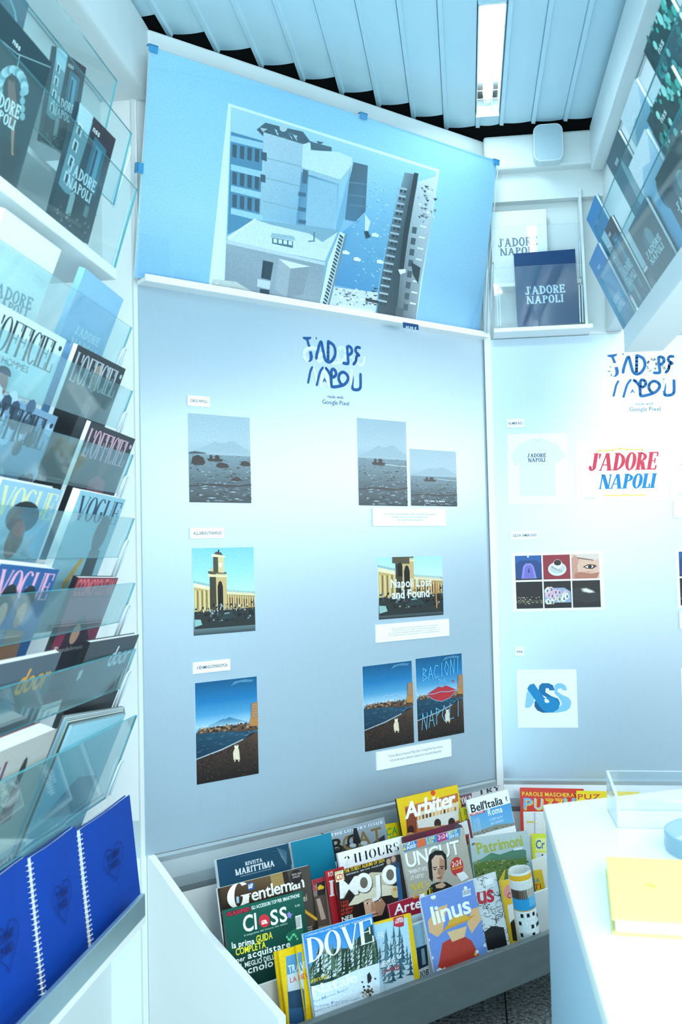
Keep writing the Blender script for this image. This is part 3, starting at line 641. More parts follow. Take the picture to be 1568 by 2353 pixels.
def beach(v):
    def art(c):
        random.seed(21)
        c.grad([(0, '#2a1f1b'), (.25, '#241c1a'), (.42, '#2b2524'), (.5, '#6fa9cc'), (.56, '#9cc8e2'), (.66, '#4f9ac6'), (.8, '#1f76ad'), (1, '#12557f')])
        c.P([(0, .5), (1, .5), (1, .49), (.75, .36), (.4, .3), (0, .25)], ['#24485c', '#2d5166', '#2a4a5c', '#20455c', '#173a52', '#12304a'])
        for k in range(70):
            x = random.random(); y = random.uniform(.3+.12*x, .48); c.P([(x, y), (min(1, x+.08), y+.003), (min(1, x+.05), y+.007)], random.choice(['#3f6d86', '#163349', '#5d8aa2']))
        c.P([(0, .25), (.4, .305), (.75, .37), (1, .43), (1, 0), (0, 0)], ['#3c2d27', '#40302a', '#49372e', '#5a4234', '#201815', '#1c1513'])
        c.P([(0, .255), (.4, .312), (.75, .38), (.76, .37), (.4, .298), (0, .245)], '#a9b4ba')
        for k in range(260):
            x = random.random(); y = random.uniform(0, .24+.15*x); c.P([(x, y), (min(1, x+.03), y+.003), (min(1, x+.012), y+.012)], random.choice(['#3d2e28', '#15100e', '#55423a', '#2d221e']))
        c.P([(0, .5), (.06, .545), (.2, .54), (.34, .535), (.5, .535), (.68, .53), (.84, .525), (1, .57), (1, .45), (.85, .455), (.7, .46), (.55, .475), (.3, .49)], '#5a4335')
        for k in range(90):
            x = random.uniform(.05, 1); y = random.uniform(.465+.03*(1-x), .535); c.P([(x, y), (min(1, x+.04), y+.004), (min(1, x+.03), y+.022), (x+.0, y+.018)], random.choice(['#8a6a52', '#3a2a22', '#6e5341', '#a98567', '#2b1f1a']))
        for k in range(50):
            x = random.uniform(0, .85); y = random.uniform(.538, .558); c.rect(x, y, min(1, x+.02), y+.008, random.choice(['#e9edf0', '#cfd9df', '#b9b2ab']))
        if v == 0:
            c.P([(.2, .56), (.32, .585), (.42, .61), (.47, .605), (.53, .62), (.6, .6), (.75, .565), (.85, .555), (.2, .55)], ['#6ea0bd', '#5f94b3', '#447fa3', '#447fa3', '#38769b', '#4b83a5', '#6f9fbb', '#8fb6cd', '#8fb6cd'])
        elif v == 1:
            c.brush([(.22, .56), (.35, .6), (.44, .625), (.52, .61), (.62, .625), (.72, .59), (.9, .56)], .0016, '#9fd0ee')
        c.P([(.88, .56), (1, .55), (1, .74), (.9, .73)], '#a87a55'); c.P([(.86, .5), (1, .49), (1, .57), (.87, .58)], '#b98147')
        for k in range(5): c.P([(.91, .6+k*.028), (.99, .6+k*.028), (.99, .603+k*.028), (.91, .603+k*.028)], '#d0a884')
        c.P([(.55, .93), (.7, .96), (.9, .95), (.95, .97), (.8, .985), (.62, .975)], '#4f88a8')
        # white dog
        q = lambda pts, col: c.P([(.56+a*.15, .17+e*.16) for a, e in pts], col)
        q([(.15, .1), (.85, .05), (.8, .5), (.75, .72), (.55, .86), (.3, .8), (.1, .55)], '#e3d3b5'); q([(.2, .2), (.25, -.05), (.35, -.05), (.4, .2)], '#d3c2a2'); q([(.62, .1), (.66, -.08), (.78, -.08), (.8, .1)], '#d3c2a2')
        q([(.3, .8), (.25, .98), (.5, 1.05), (.72, .98), (.68, .78)], '#efe2c8'); q([(.35, .96), (.62, .94), (.66, 1.02), (.45, 1.07)], '#6d5744')
        if v == 2:
            bl = '#6fc4ea'; wd = .0021
            L = lambda pts: c.brush(pts, wd, bl)
            S = lambda x, y, sx, sy, strokes: [L([(x+a*sx, y+e*sy) for a, e in st]) for st in strokes]
            GL = {'B': [[(0, 0), (.1, 1), (.8, .85), (.15, .55), (.9, .25), (0, 0)]], 'A': [[(0, 0), (.5, 1), (1, 0)], [(.2, .4), (.85, .4)]], 'C': [[(1, .9), (.4, .95), (0, .4), (.4, 0), (1, .1)]], 'I': [[(.5, 0), (.6, 1)]], 'O': [[(.5, 0), (0, .4), (.4, 1), (.9, .6), (.5, 0)]], 'N': [[(0, 0), (.2, 1), (.8, 0), (1, 1)]], 'D': [[(.1, 0), (.1, 1), (.9, .4), (.1, 0)]], 'P': [[(.2, 0), (.2, 1), (.9, .8), (.2, .5)]], 'L': [[(.3, 1), (.1, 0), (.9, .05)]]}
            for i, ch in enumerate('BACIONI'): S(.13+i*.118, .72+.008*i, .1, .15+.006*i, GL[ch])
            S(.46, .66, .08, .06, GL['D']); S(.54, .655, .09, .06, GL['A'])
            for i, ch in enumerate('NAPOLI'): S(.08+i*.145, .13+.018*i, .12, .2, GL[ch])
            c.P([(.2, .55), (.38, .6), (.46, .625), (.54, .61), (.62, .625), (.72, .595), (.86, .55), (.7, .47), (.52, .44), (.36, .47)], '#b9323a')
            c.brush([(.2, .55), (.36, .545), (.5, .56), (.66, .545), (.9, .555)], .0016, '#7cc6e6'); c.brush([(.18, .55), (.36, .468), (.52, .437), (.7, .466), (.86, .55)], .0014, '#7cc6e6')
            c.P([(.78, .65), (.765, .68), (.78, .685), (.79, .675), (.8, .685), (.81, .675)], '#c23b48')
    return art
pd('photo_print', 'large beach photo with a white dog and a blue volcano', 'photo', (448, 1570), (590, 1554), (449, 1804), beach(0))
pd('photo_print', 'beach photo with a pale drawn outline where the volcano was', 'photo', (833, 1532), (946, 1518), (838, 1728), beach(1))
pd('photo_print', 'beach photo with red lips and blue handwriting drawn over it', 'photo', (955, 1514), (1061, 1501), (960, 1704), beach(2))

# ---------------------------------------------------------------- two-tone hand-lettered logos
def curve(pts, k=5):
    P = [pts[0]]+list(pts)+[pts[-1]]; o = []
    for i in range(1, len(P)-2):
        for j in range(k):
            t = j/k; o.append(tuple(.5*(2*P[i][a]+(P[i+1][a]-P[i-1][a])*t+(2*P[i-1][a]-5*P[i][a]+4*P[i+1][a]-P[i+2][a])*t*t+(3*P[i][a]-P[i-1][a]-3*P[i+1][a]+P[i+2][a])*t**3) for a in (0, 1)))
    return o+[pts[-1]]
def logo(f, n, tl, tr, bl, label, dark, pale, mapx):
    h = (f(bl, .0006)-f(tl, .0006)).length; M, w = place(f(tl, .0006), f(tr, .0006), n, h)
    o = empty('logo_sticker', label, 'logo', M)
    c = Cv(M, w, h, 0); wd = w*.036
    K = lambda pts: [mapx(x, y) for x, y in pts]
    def br(pts, col, q=1.0): c.xline(K(curve(pts)), wd*q, col)
    br([(530, 372), (440, 357), (378, 388), (358, 440), (368, 500), (405, 532)], pale, 1.2); br([(600, 440), (540, 500), (570, 545), (602, 518)], pale, 1.1)
    br([(875, 350), (830, 390), (818, 450), (838, 520), (880, 545), (920, 500), (928, 430), (910, 370), (875, 350)], pale, 1.2); br([(900, 530), (850, 560), (750, 572)], pale, .9); br([(1000, 480), (1035, 530)], pale, .9); br([(1100, 570), (1140, 598), (1178, 565), (1190, 490)], pale, .9)
    br([(488, 640), (515, 740), (535, 840)], pale, .9); br([(632, 650), (605, 760), (588, 885)], pale, 1.1); br([(640, 650), (675, 780), (700, 885)], pale, 1.2); br([(1017, 672), (1010, 760), (1012, 890)], pale, 1.25)
    c.X(K([(335, 205), (458, 205), (452, 232), (418, 250), (447, 343), (412, 343), (388, 252), (345, 232)]), dark); c.X(K([(425, 405), (465, 405), (480, 480), (470, 530), (440, 553), (405, 548), (432, 525), (438, 480)]), dark); c.X(K([(515, 212), (535, 212), (535, 232), (520, 250), (525, 230)]), dark)
    br([(528, 500), (538, 430), (575, 300), (598, 282), (620, 390), (648, 510), (690, 553), (740, 540), (783, 470), (790, 395), (762, 318), (694, 270)], dark); br([(692, 275), (690, 520)], dark)
    br([(955, 345), (960, 450), (970, 540), (962, 577), (905, 568)], dark); br([(955, 348), (980, 336), (1015, 368), (1018, 420), (985, 453), (960, 458)], dark)
    br([(1130, 356), (1090, 350), (1070, 385), (1085, 425), (1120, 460), (1088, 470), (1075, 540), (1045, 583)], dark, .95)
    br([(470, 628), (445, 685), (430, 760), (414, 838)], dark, .75); br([(618, 632), (580, 690), (555, 780), (534, 872)], dark, .8); c.X(K([(612, 838), (640, 770), (670, 838), (655, 830), (642, 808), (628, 830)]), dark)
    br([(660, 642), (692, 680), (722, 735), (733, 800), (736, 870), (750, 897), (830, 892), (915, 866), (965, 800), (955, 735), (900, 694), (850, 722), (838, 785), (862, 848), (885, 866)], dark); br([(736, 745), (738, 670), (765, 652), (798, 690), (798, 735), (768, 762), (742, 765)], dark)
    c.X(K([(1040, 735), (1046, 800), (1040, 905), (1012, 905)]), dark); br([(1026, 890), (1035, 928), (1090, 940), (1132, 920), (1142, 860), (1140, 725)], dark)
    c.build('hand_lettering', o, PRINTW); return o
m1 = lambda x, y: (640+x*.1658, 740+y*.1658)
logo(hd, ND, (685, 764), (846, 772), (687, 906), 'dark blue and white hand-lettered logo on the middle of the aluminium panel', '#0b5390', '#d9f0fb', m1)
def m2(x, y): px, py = m1(x, y); return (1395+(px-695)*1.153, 815+((py-773)-(px-695)*.13)*.91-(px-695)*.03)
logo(hb, NB, (1385, 800), (1575, 796), (1388, 922), 'hand-lettered blue logo washed out by glare on the right panel', '#1d63a0', '#e6f3fb', m2)
def words(f, n, label, tl, tr, bl, fn):
    h = (f(bl, .0005)-f(tl, .0005)).length; M, w = place(f(tl, .0005), f(tr, .0005), n, h); o = empty('vinyl_lettering', label, 'lettering', M); c = Cv(M, w, h, 0); fn(c); c.build('letters', o, PRINTW)
def wl(c): c.text('made with', .2, .62, .78, .86, '#1d5d90', SANS); c.text('Google Pixel', .0, .12, 1, .46, '#14568c', SANS)
words(hd, ND, 'two small lines of blue lettering under the logo on the main panel', (741, 902), (802, 907), (741, 931), wl)
words(hb, NB, 'two small lines of lettering under the washed-out logo', (1447, 921), (1518, 920), (1448, 948), wl)

# ---------------------------------------------------------------- prints on the right-hand panel
def pb_(name, label, tl, tr, bl, art, mt=None): return pd(name, label, 'photo', tl, tr, bl, art, .0012, None, mt, hb, NB)
plate('name_plate', 'white name plate above the white T-shirt picture', (1165, 963), (1205, 962), (1166, 983), [('NUMERAIO', .1, .9)], font=BOLD, f=hb, n=NB, grp=G1)
plate('name_plate', 'white name plate above the grid of six small photos', (1173, 1221), (1238, 1219), (1174, 1241), [('GILDA AMBROSIO', .09, .92)], font=BOLD, f=hb, n=NB, grp=G1)
plate('name_plate', 'small square white name plate above the blue letters print', (1184, 1486), (1205, 1486), (1184, 1507), [('nss', .2, .8)], font=BOLD, f=hb, n=NB, grp=G1)
def tee(c):
    c.rect(0, 0, 1, 1, '#f4f8fb')
    c.P([(.05, .7), (.2, .86), (.36, .91), (.44, .93), (.5, .905), (.58, .93), (.68, .9), (.84, .84), (.97, .68), (.83, .57), (.79, .62), (.79, .12), (.2, .12), (.2, .62), (.14, .53)], '#dfeaf2')
    c.P([(.44, .93), (.5, .895), (.58, .93), (.57, .935), (.5, .91), (.45, .935)], '#c6d8e4')
    c.brush([(.2, .62), (.22, .8)], .0008, '#c9dae6'); c.brush([(.79, .62), (.77, .8)], .0008, '#c9dae6')
    c.text("J'ADORE", .33, .665, .64, .72, '#2c4a68', SLAB); c.text('NAPOLI', .345, .6, .63, .655, '#2c4a68', SLAB)
pb_('photo_print', 'picture of a white T-shirt with dark lettering', (1166, 998), (1304, 995), (1171, 1160), tee, PRINTW)
def sign(c):
    c.rect(0, 0, 1, 1, '#f7f9fb')
    c.text("J'ADORE", .13, .5, .86, .79, '#d23a50', DIDOB, .22, .04); c.text('NAPOLI', .24, .2, .84, .44, '#1481bd', DIDOB, .22, .04)
    for dx in (0, .006): c.text("J'ADORE", .13+dx, .505, .86+dx, .785, '#d23a50', DIDOB, .22, .04); c.text('NAPOLI', .24+dx, .205, .84+dx, .435, '#1481bd', DIDOB, .22, .04)
    c.brush([(.23, .80), (.26, .84), (.4, .835), (.48, .86), (.56, .84), (.72, .835), (.73, .81)], .004, '#f7d768'); c.brush([(.3, .1), (.45, .085), (.53, .1), (.6, .085), (.74, .09)], .004, '#f7d768')
    c.text('P. De Stefano', .08, .04, .2, .075, '#7d97a8', SANS, .3)
pb_('photo_print', 'white print with hand-painted red and blue lettering between yellow flourishes', (1323, 1014), (1535, 1008), (1326, 1153), sign, PRINTW)
def sign2(c): sign(c)
pb_('photo_print', 'second hand-painted lettering print cut off by the right edge', (1537, 1008), (1745, 1002), (1543, 1144), sign2, PRINTW)
plate('text_plate', 'white text plate cut off at the right edge below the painted lettering', (1548, 1151), (1712, 1149), (1549, 1190), [('Grazie a Google Pixel 9', .2, .8), ('Gomma Magica', .3, .7)], f=hb, n=NB, grp=G2)
def six(c):
    random.seed(4); c.rect(0, 0, 1, 1, '#f4f6f8')
    xs = [(.04, .33), (.345, .64), (.655, .955)]; ys = [(.535, .95), (.05, .505)]
    def sub(i, j): return xs[i], ys[j]
    def q(i, j, pts, col): (a, b2), (d, e) = sub(i, j); c.P([(a+x*(b2-a), d+y*(e-d)) for x, y in pts], col)
    full = [(0, 0), (1, 0), (1, 1), (0, 1)]
    q(0, 0, full, '#13569a'); q(0, 0, [(0, 0), (1, 0), (1, .65), (.8, .8), (.2, .8), (0, .65)], '#0c3f7c'); q(0, 0, [(.22, .06), (.8, .06), (.7, .55), (.6, .68), (.4, .68), (.3, .55)], '#8b86d6'); q(0, 0, [(.3, .08), (.72, .08), (.64, .52), (.58, .6), (.44, .6), (.37, .52)], '#6f6bbd'); q(0, 0, [(.47, .3), (.55, .3), (.53, .46), (.49, .46)], '#33307a'); q(0, 0, [(0, 0), (1, 0), (1, .06), (0, .06)], '#0a1526'); q(0, 0, [(.46, .92), (.53, .92), (.53, .99), (.46, .99)], '#cfdbe8')
    E = lambda i, j, cx, cy, rx, ry, col: q(i, j, [(cx+rx*math.cos(k*math.pi/10), cy+ry*math.sin(k*math.pi/10)) for k in range(20)], col)
    q(1, 0, full, '#8f2433'); E(1, 0, .52, .42, .34, .28, '#d9dedd'); E(1, 0, .52, .44, .27, .2, '#c2c9c8'); E(1, 0, .54, .62, .17, .19, '#eef1ef'); E(1, 0, .54, .68, .14, .12, '#2b1d17'); E(1, 0, .54, .62, .1, .06, '#120b08'); q(1, 0, [(.3, .5), (.34, .55), (.7, .33), (.68, .28)], '#7d8586'); q(1, 0, [(.33, .52), (.35, .54), (.69, .32), (.68, .3)], '#c9cfcf')
    q(2, 0, full, '#e0b6a0'); q(2, 0, [(0, .0), (.28, 0), (.2, .5), (.3, .85), (.12, .98), (0, .8)], '#c99483'); q(2, 0, [(.1, 1), (.3, .82), (.75, .72), (1, .78), (1, 1)], '#dccbc0'); q(2, 0, [(.2, .83), (.45, .78), (.8, .72), (.8, .76), (.45, .83), (.25, .87)], '#7a5a4b'); q(2, 0, [(.4, .48), (.6, .58), (.82, .56), (.92, .5), (.75, .38), (.55, .4)], '#3a2a26'); q(2, 0, [(.48, .48), (.62, .54), (.8, .52), (.74, .42), (.58, .43)], '#e9e2dd'); E(2, 0, .66, .48, .07, .07, '#16110f'); q(2, 0, [(.1, 0), (.9, 0), (1, .25), (.7, .2), (.3, .28), (.1, .2)], '#b5745f'); q(2, 0, [(.35, .3), (.6, .24), (.9, .32), (.6, .28)], '#c08f7d')
    q(0, 1, full, '#0c1013'); q(0, 1, [(0, .2), (1, .2), (1, .3), (0, .34)], '#3a3a2d')
    for k in range(50):
        x = random.random()*.93; y = random.uniform(.16, .42); q(0, 1, [(x, y), (x+.05, y), (x+.03, y+.03)], random.choice(['#c7b489', '#6b6350', '#e2d9bf', '#2b2c28']))
    q(1, 1, full, '#0c1018')
    q(1, 1, [(.02, .2), (.98, .2), (.98, .6), (.75, .75), (.3, .75), (.02, .65)], '#8fa6c4')
    for k in range(20):
        x, y = .1+.8*random.random(), .2+.5*random.random(); col = random.choice(['#e8e6dc', '#d7cfae', '#f2f2ee', '#e0b9c6']); E(1, 1, x, y, .09, .11, col); E(1, 1, x+.02, y, .035, .06, '#5b6f8f')
    q(1, 1, [(0, 0), (1, 0), (1, .16), (0, .14)], '#0c1018')
    q(2, 1, full, '#14191a'); q(2, 1, [(0, .3), (.5, .15), (1, .25), (1, .5), (.4, .75), (0, .7)], '#23292b'); q(2, 1, [(.3, .7), (.5, .73), (.75, .62), (.82, .54), (.6, .52), (.35, .58)], '#8e9793'); q(2, 1, [(.36, .68), (.5, .69), (.7, .6), (.74, .56), (.6, .55), (.42, .6)], '#eef3ee')
pb_('photo_print', 'white sheet with a grid of six small colour photos', (1175, 1271), (1386, 1265), (1180, 1406), six)
pb_('photo_print', 'white sheet of small photos cut off by the right edge', (1552, 1261), (1750, 1256), (1559, 1398), six)
plate('text_plate', 'lower white text plate cut off at the right edge', (1561, 1405), (1715, 1403), (1562, 1445), [('Google Pixel 9', .3, .7), ('Magic Editor', .3, .7)], f=hb, n=NB, grp=G2)
def nss(c):
    c.rect(0, 0, 1, 1, '#f3f6f9'); K = lambda pts: [((x-300)/455, 1-(y-1135)/448) for x, y in pts]
    Q = lambda pts, col: c.P(K(pts), col)
    Q([(385, 1290), (430, 1360), (425, 1390), (405, 1420), (385, 1430), (357, 1430), (365, 1370), (372, 1320)], '#8ec9ec')
    Q([(585, 1258), (612, 1240), (645, 1243), (672, 1262), (680, 1296), (648, 1296), (636, 1280), (612, 1285), (606, 1305), (640, 1330), (690, 1352), (710, 1385), (700, 1430), (668, 1455), (600, 1468), (560, 1468), (600, 1440), (640, 1400), (615, 1350), (585, 1320)], '#86c6ea')
    Q([(462, 1320), (470, 1260), (492, 1240), (540, 1240), (575, 1256), (587, 1296), (548, 1296), (540, 1278), (520, 1280), (516, 1310), (560, 1340), (610, 1360), (626, 1395), (600, 1398), (560, 1360), (515, 1345), (490, 1330)], '#0f6ea5')
    Q([(432, 1380), (460, 1375), (500, 1440), (540, 1468), (490, 1468), (450, 1450), (430, 1420)], '#11608f')
    Q([(378, 1282), (400, 1250), (432, 1243), (470, 1300), (508, 1355), (540, 1345), (580, 1350), (612, 1385), (626, 1395), (610, 1440), (570, 1466), (530, 1468), (495, 1450), (470, 1420), (430, 1360)], '#1785bd')
    Q([(508, 1366), (516, 1355), (534, 1368), (545, 1380), (538, 1392), (518, 1392), (508, 1382)], '#f3f6f9')
pb_('photo_print', 'square white print with overlapping blue letters', (1187, 1539), (1325, 1538), (1192, 1672), nss, PRINTW)
pb_('photo_print', 'white print of which only the left rim shows at the right edge', (1565, 1535), (1700, 1534), (1570, 1672), lambda c: c.rect(0, 0, 1, 1, '#f3f6f9'), PRINTW)

# ---------------------------------------------------------------- low magazine rack
ZB = .195
rack = empty('magazine_rack', 'low white tiered magazine rack with a brushed steel front ledge', 'magazine rack', Matrix.Translation(diag(1.7, .3, ZB-.03)))
rinv = rack.matrix_world.inverted()
def rp(b, name, m):
    o = b.build(name, m, rack); o.matrix_parent_inverse = rinv; return o
S1 = 2.29                                     # right end
b = MB(); b.dbox(SL+.021, S1+.05, .013, .546, ZB-.009, ZB-.001); rp(b, 'base_board', STEEL)
b = MB(); b.dbox(SL+.02, S1, .004, .012, ZB, ZP0-.102); rp(b, 'back_board', WHITE)
for n0, zt in ((.246, .335), (.392, .315)):
    b = MB(); b.dbox(SL+.022, S1, n0, n0+.006, ZB, zt); rp(b, 'tier_board', WHITE)
# sloping end panel, from the pixel line of its front edge
SE = SL+.02
def endp(s): return [diag(s, -.002, .0), diag(s, -.002, ZP0-.0), diag(s, .006, ZP0-.0), diag(s, .262, .400), diag(s, .552, .318), diag(s, .552, .0)]
b = MB(); b.hexa(endp(SE), endp(SE-.018)); rp(b, 'end_panel', WHITE)
b = MB(); b.dbox(SE, S1+.05, .547, .556, .193, .284); b.dbox(SE, S1+.05, .538, .556, .280, .287); bevel(rp(b, 'front_ledge', STEEL), .002)
b = MB(); b.dbox(SE+.1, S1, .40, .46, ZB-.05, ZB-.010); rp(b, 'ledge_support', mat('dark_steel', '#3a3f40', .5, .5, noise=.1))
b = MB(); b.dbox(SL+.06, S1, .013, .06, 0.0, ZB-.010); rp(b, 'plinth', mat('plinth_dark', '#4a5052', .6, noise=.08))

AL = math.radians(13)
def lean_back(N, a): return (N*math.cos(a)+ZUP*math.sin(a)).normalized()
def lm(label, tl, tr, n, bg, spine, art, t=.006, zf=ZB, N=ND, f=hd, a=AL, name='magazine', grp='magazines in the low rack', cat='magazine', pad=0):
    TL, TR = f(tl, n), f(tr, n)
    return magazine(name, label, cat, TL, TR, lean_back(N, a), (TL.z-zf-.004)/math.cos(a)*.995, t, bg, spine, art, grp)
def face(c, cx, cy, s, skin='#d9ab8c', hair='#1d1510', shade='#b98468', px=True):
    """a plain front-view head, cx,cy in pixels"""
    E = lambda x, y, rx, ry, col: c.xell((cx+x*s, cy+y*s), rx*s, ry*s, col, 20)
    E(0, -.1, .78, 1.05, hair); E(0, .05, .6, .85, skin); E(.25, .15, .34, .68, shade); E(.05, .05, .5, .75, skin)
    for x in (-.25, .25): E(x, -.08, .14, .06, '#efe6e0'); E(x, -.08, .06, .06, '#1c1714'); c.X([(cx+(x-.18)*s, cy-.22*s), (cx+(x+.18)*s, cy-.24*s), (cx+(x+.18)*s, cy-.19*s), (cx+(x-.18)*s, cy-.17*s)], hair)
    c.X([(cx-.04*s, cy-.1*s), (cx+.06*s, cy-.1*s), (cx+.12*s, cy+.28*s), (cx-.08*s, cy+.28*s)], shade)
    c.X([(cx-.2*s, cy+.48*s), (cx+.2*s, cy+.46*s), (cx+.12*s, cy+.56*s), (cx-.12*s, cy+.56*s)], '#a4584e')
    c.X([(cx-.58*s, cy-.35*s), (cx-.2*s, cy-.72*s), (cx+.3*s, cy-.72*s), (cx+.6*s, cy-.3*s), (cx+.55*s, cy-.9*s), (cx, cy-1.15*s), (cx-.55*s, cy-.9*s)], hair)
def QQ(ox, oy, k=.2806): return lambda *pts: [(ox+x*k, oy+y*k) for x, y in pts]
A = QQ(480, 1780); B = QQ(860, 1780); C5 = QQ(1100, 1750, .2985)
def xt(c, q, txt, bl, br, tl, col, font=None, shear=0, sp=None): c.xtext(txt, *q(bl, br, tl), col, font, shear, sp)
# ---- back row
def a_riv(c):
    c.rect(0, 0, 1, 1, '#12455f')
    for k in range(14): c.X(A((630, 600+k*3), (600+k*3, 640), (520-k*4, 560+k*22)), '#17506c' if k % 2 else '#103d55')
    for k in range(7): c.xline(A((560+k*12, 600+k*4), (600+k*6, 680+k*10)), .0006, '#9fc3d3')
    xt(c, A, 'RIVISTA', (300, 745), (440, 712), (297, 715), '#e6eff3', SLAB); xt(c, A, 'MARITTIMA', (220, 828), (540, 748), (214, 778), '#eef5f8', SLAB)
    xt(c, A, 'MENSILE DELLA MARINA MILITARE DAL 1868', (260, 838), (510, 775), (258, 830), '#b9d0db', SANS)
lm('navy magazine in clear wrap with white serif title, leftmost in the back row', (498, 1976), (662, 1938), .12, '#12455f', '#dfe6e9', a_riv, .012)
lm('plain teal magazine between the navy wrapped one and the gold-titled boat cover', (668, 1936), (760, 1913), .125, '#0f7796', '#e8eef0', lambda c: c.grad([(0, '#0b6a8a'), (1, '#10809c')]), .008)
def a_boat(c):
    c.grad([(0, '#22272c'), (.5, '#4b555e'), (.75, '#7f8b95'), (1, '#8f9ba6')])
    c.X(A((1000, 620), (1150, 560), (1300, 590), (1440, 490), (1450, 620), (1000, 780)), '#2a3036'); c.X(A((1000, 760), (1100, 700), (1450, 560), (1460, 700), (1060, 800)), '#14181c')
    c.X(A((960, 490), (990, 482), (1040, 770), (1010, 785)), '#0d0e10')
    xt(c, A, 'THE LUXURY ISSUE', (1000, 508), (1425, 398), (996, 486), '#dfe8ee', SLAB, 0, .25)
    xt(c, A, 'BOAT', (1015, 650), (1425, 535), (1000, 535), '#7b6436', BOLD); xt(c, A, 'B', (1015, 650), (1100, 626), (1000, 535), '#17140f', BOLD); xt(c, A, 'O', (1140, 610), (1240, 585), (1125, 500), '#17140f', BOLD)
    c.X(A((1185, 440), (1210, 436), (1250, 560), (1180, 570)), '#15181b'); c.xell((480+1180*.2806, 1780+580*.2806), 8, 5, '#aab4bb'); c.xell((480+1270*.2806, 1780+560*.2806), 8, 5, '#aab4bb')
    c.X(A((1005, 720), (1045, 710), (1050, 760), (1012, 770)), '#e9edf0')
lm('dark yacht magazine with gold title in the back row', (743, 1915), (883, 1878), .12, '#3d464d', '#131517', a_boat, .01)
def a_ica(c):
    c.rect(0, 0, 1, 1, '#f0d51f'); xt(c, B, 'ICA', (88, 505), (190, 482), (86, 445), '#3fae49', BOLD); xt(c, B, 'GUIDA', (80, 560), (200, 530), (80, 520), '#3fae49', BOLD)
lm('yellow magazine with green capitals half hidden left of the bar-scene cover', (868, 1897), (922, 1888), .095, '#f0d51f', '#f0d51f', a_ica, .004)
def a_arb(c):
    c.rect(0, 0, 1, 1, '#e9bf12')
    c.X(B((250, 265), (685, 150), (700, 400), (640, 480), (280, 500)), '#b9693a'); c.X(B((350, 310), (690, 220), (700, 300), (360, 400)), '#e7d6bb')
    random.seed(2)
    for r in range(2):
        for k in range(11):
            x = 365+k*29; y = 262-k*7+r*75; c.X(B((x, y), (x+16, y-4), (x+17, y+38), (x+1, y+42)), random.choice(['#c7782f', '#8a4a20', '#e6c38c', '#5e2f17', '#d9a04c']))
    c.X(B((350, 375), (690, 290), (695, 370), (600, 410), (360, 440)), '#e4e2da'); c.X(B((255, 280), (340, 260), (350, 470), (270, 490)), '#9a4a2b')
    for k in range(5): c.X(B((262+k*16, 280-k*4), (268+k*16, 278-k*4), (280+k*16, 480), (274+k*16, 480)), '#6b2f1c')
    for x, y in ((520, 400), (635, 392), (300, 455)): c.xell((860+x*.2806, 1780+y*.2806), 8, 11, '#3a2318'); c.xell((860+x*.2806, 1780+(y+45)*.2806), 11, 8, '#b98a62')
    xt(c, B, 'Arbiter', (252, 365), (662, 255), (240, 235), '#f6efe2', BOLD, .12, .02); xt(c, B, 'Arbiter', (258, 362), (668, 252), (246, 232), '#ffffff', BOLD, .12, .02)
    c.xell((860+482*.2806, 1780+150*.2806), 5.6, 6, '#df4a25')
lm('yellow magazine with white title and a red dot over a bar scene', (911, 1836), (1051, 1803), .12, '#e9bf12', '#1c1a16', a_arb, .006)
def a_cou(c):
    c.rect(0, 0, 1, 1, '#c9c6c8'); c.X(B((690, 175), (800, 150), (800, 250), (700, 270)), '#6d4a58')
    xt(c, B, 'COUN', (695, 250), (810, 220), (690, 195), '#efe9ea', DIDOB); xt(c, B, 'TRY', (850, 170), (1030, 125), (845, 130), '#3a3c40', DIDOB)
    c.X(B((700, 270), (1050, 180), (1060, 500), (740, 520)), '#8fa5a8')
lm('grey magazine with cut-off serif title behind the blue and white city guide', (1052, 1830), (1152, 1804), .105, '#c9c6c8', '#4a3a42', a_cou, .005)
def a_en(c):
    c.rect(0, 0, 1, 1, '#e8d232'); xt(c, B, 'EN', (738, 330), (775, 322), (734, 285), '#5f9d2e', BOLD); xt(c, B, 'M', (752, 415), (785, 405), (748, 360), '#3f8f35', BOLD)
lm('yellow and green magazine edge between the bar-scene cover and the city guide', (1058, 1857), (1092, 1849), .14, '#e8d232', '#7fb23a', a_en, .004)
def a_bell(c):
    c.rect(0, 0, 1, 1, '#f5f8fa'); c.X(B((785, 325), (1120, 230), (1150, 410), (810, 505)), ['#5fa6da', '#4d9ad6', '#6fb3df', '#8dc3e6'])
    c.X(B((805, 480), (1000, 410), (1150, 395), (1154, 415), (812, 503)), '#8f8f83')
    random.seed(8)
    for k in range(40): x = random.uniform(820, 1140); y = 500-(x-810)*.28+random.uniform(-16, 4); c.X(B((x, y), (x+12, y-3), (x+6, y+7)), random.choice(['#3d4b46', '#c9c4b2', '#6d756c']))
    xt(c, B, "Bell'Italia", (798, 312), (1056, 238), (786, 248), '#141b26', BOLD, 0, .04); xt(c, B, 'Roma', (935, 338), (1052, 305), (928, 285), '#f3f8fb', BOLD)
    c.X(B((785, 322), (905, 290), (908, 308), (787, 340)), '#c8303f'); xt(c, B, 'NUMERO SPECIALE', (795, 333), (895, 306), (794, 322), '#fff', BOLD)
    xt(c, B, "L'abbraccio", (945, 380), (1050, 350), (942, 358), '#d9ecf8', SANS, .2); xt(c, B, 'del Giubileo', (955, 412), (1062, 380), (952, 390), '#d9ecf8', SANS, .2)
    for k in range(9): xt(c, B, 'citta e borghi', (808+k*2, 372+k*14), (862+k*2, 356+k*14), (807+k*2, 363+k*14), '#e4f1fa', SANS)
    c.X(B((1075, 180), (1085, 178), (1086, 205), (1096, 212), (1088, 216), (1078, 200)), '#1c2733')
lm('white and blue magazine with black title and city view, right of the yellow cover', (1073, 1839), (1167, 1814), .165, '#f5f8fa', '#f5f8fa', a_bell, .006)
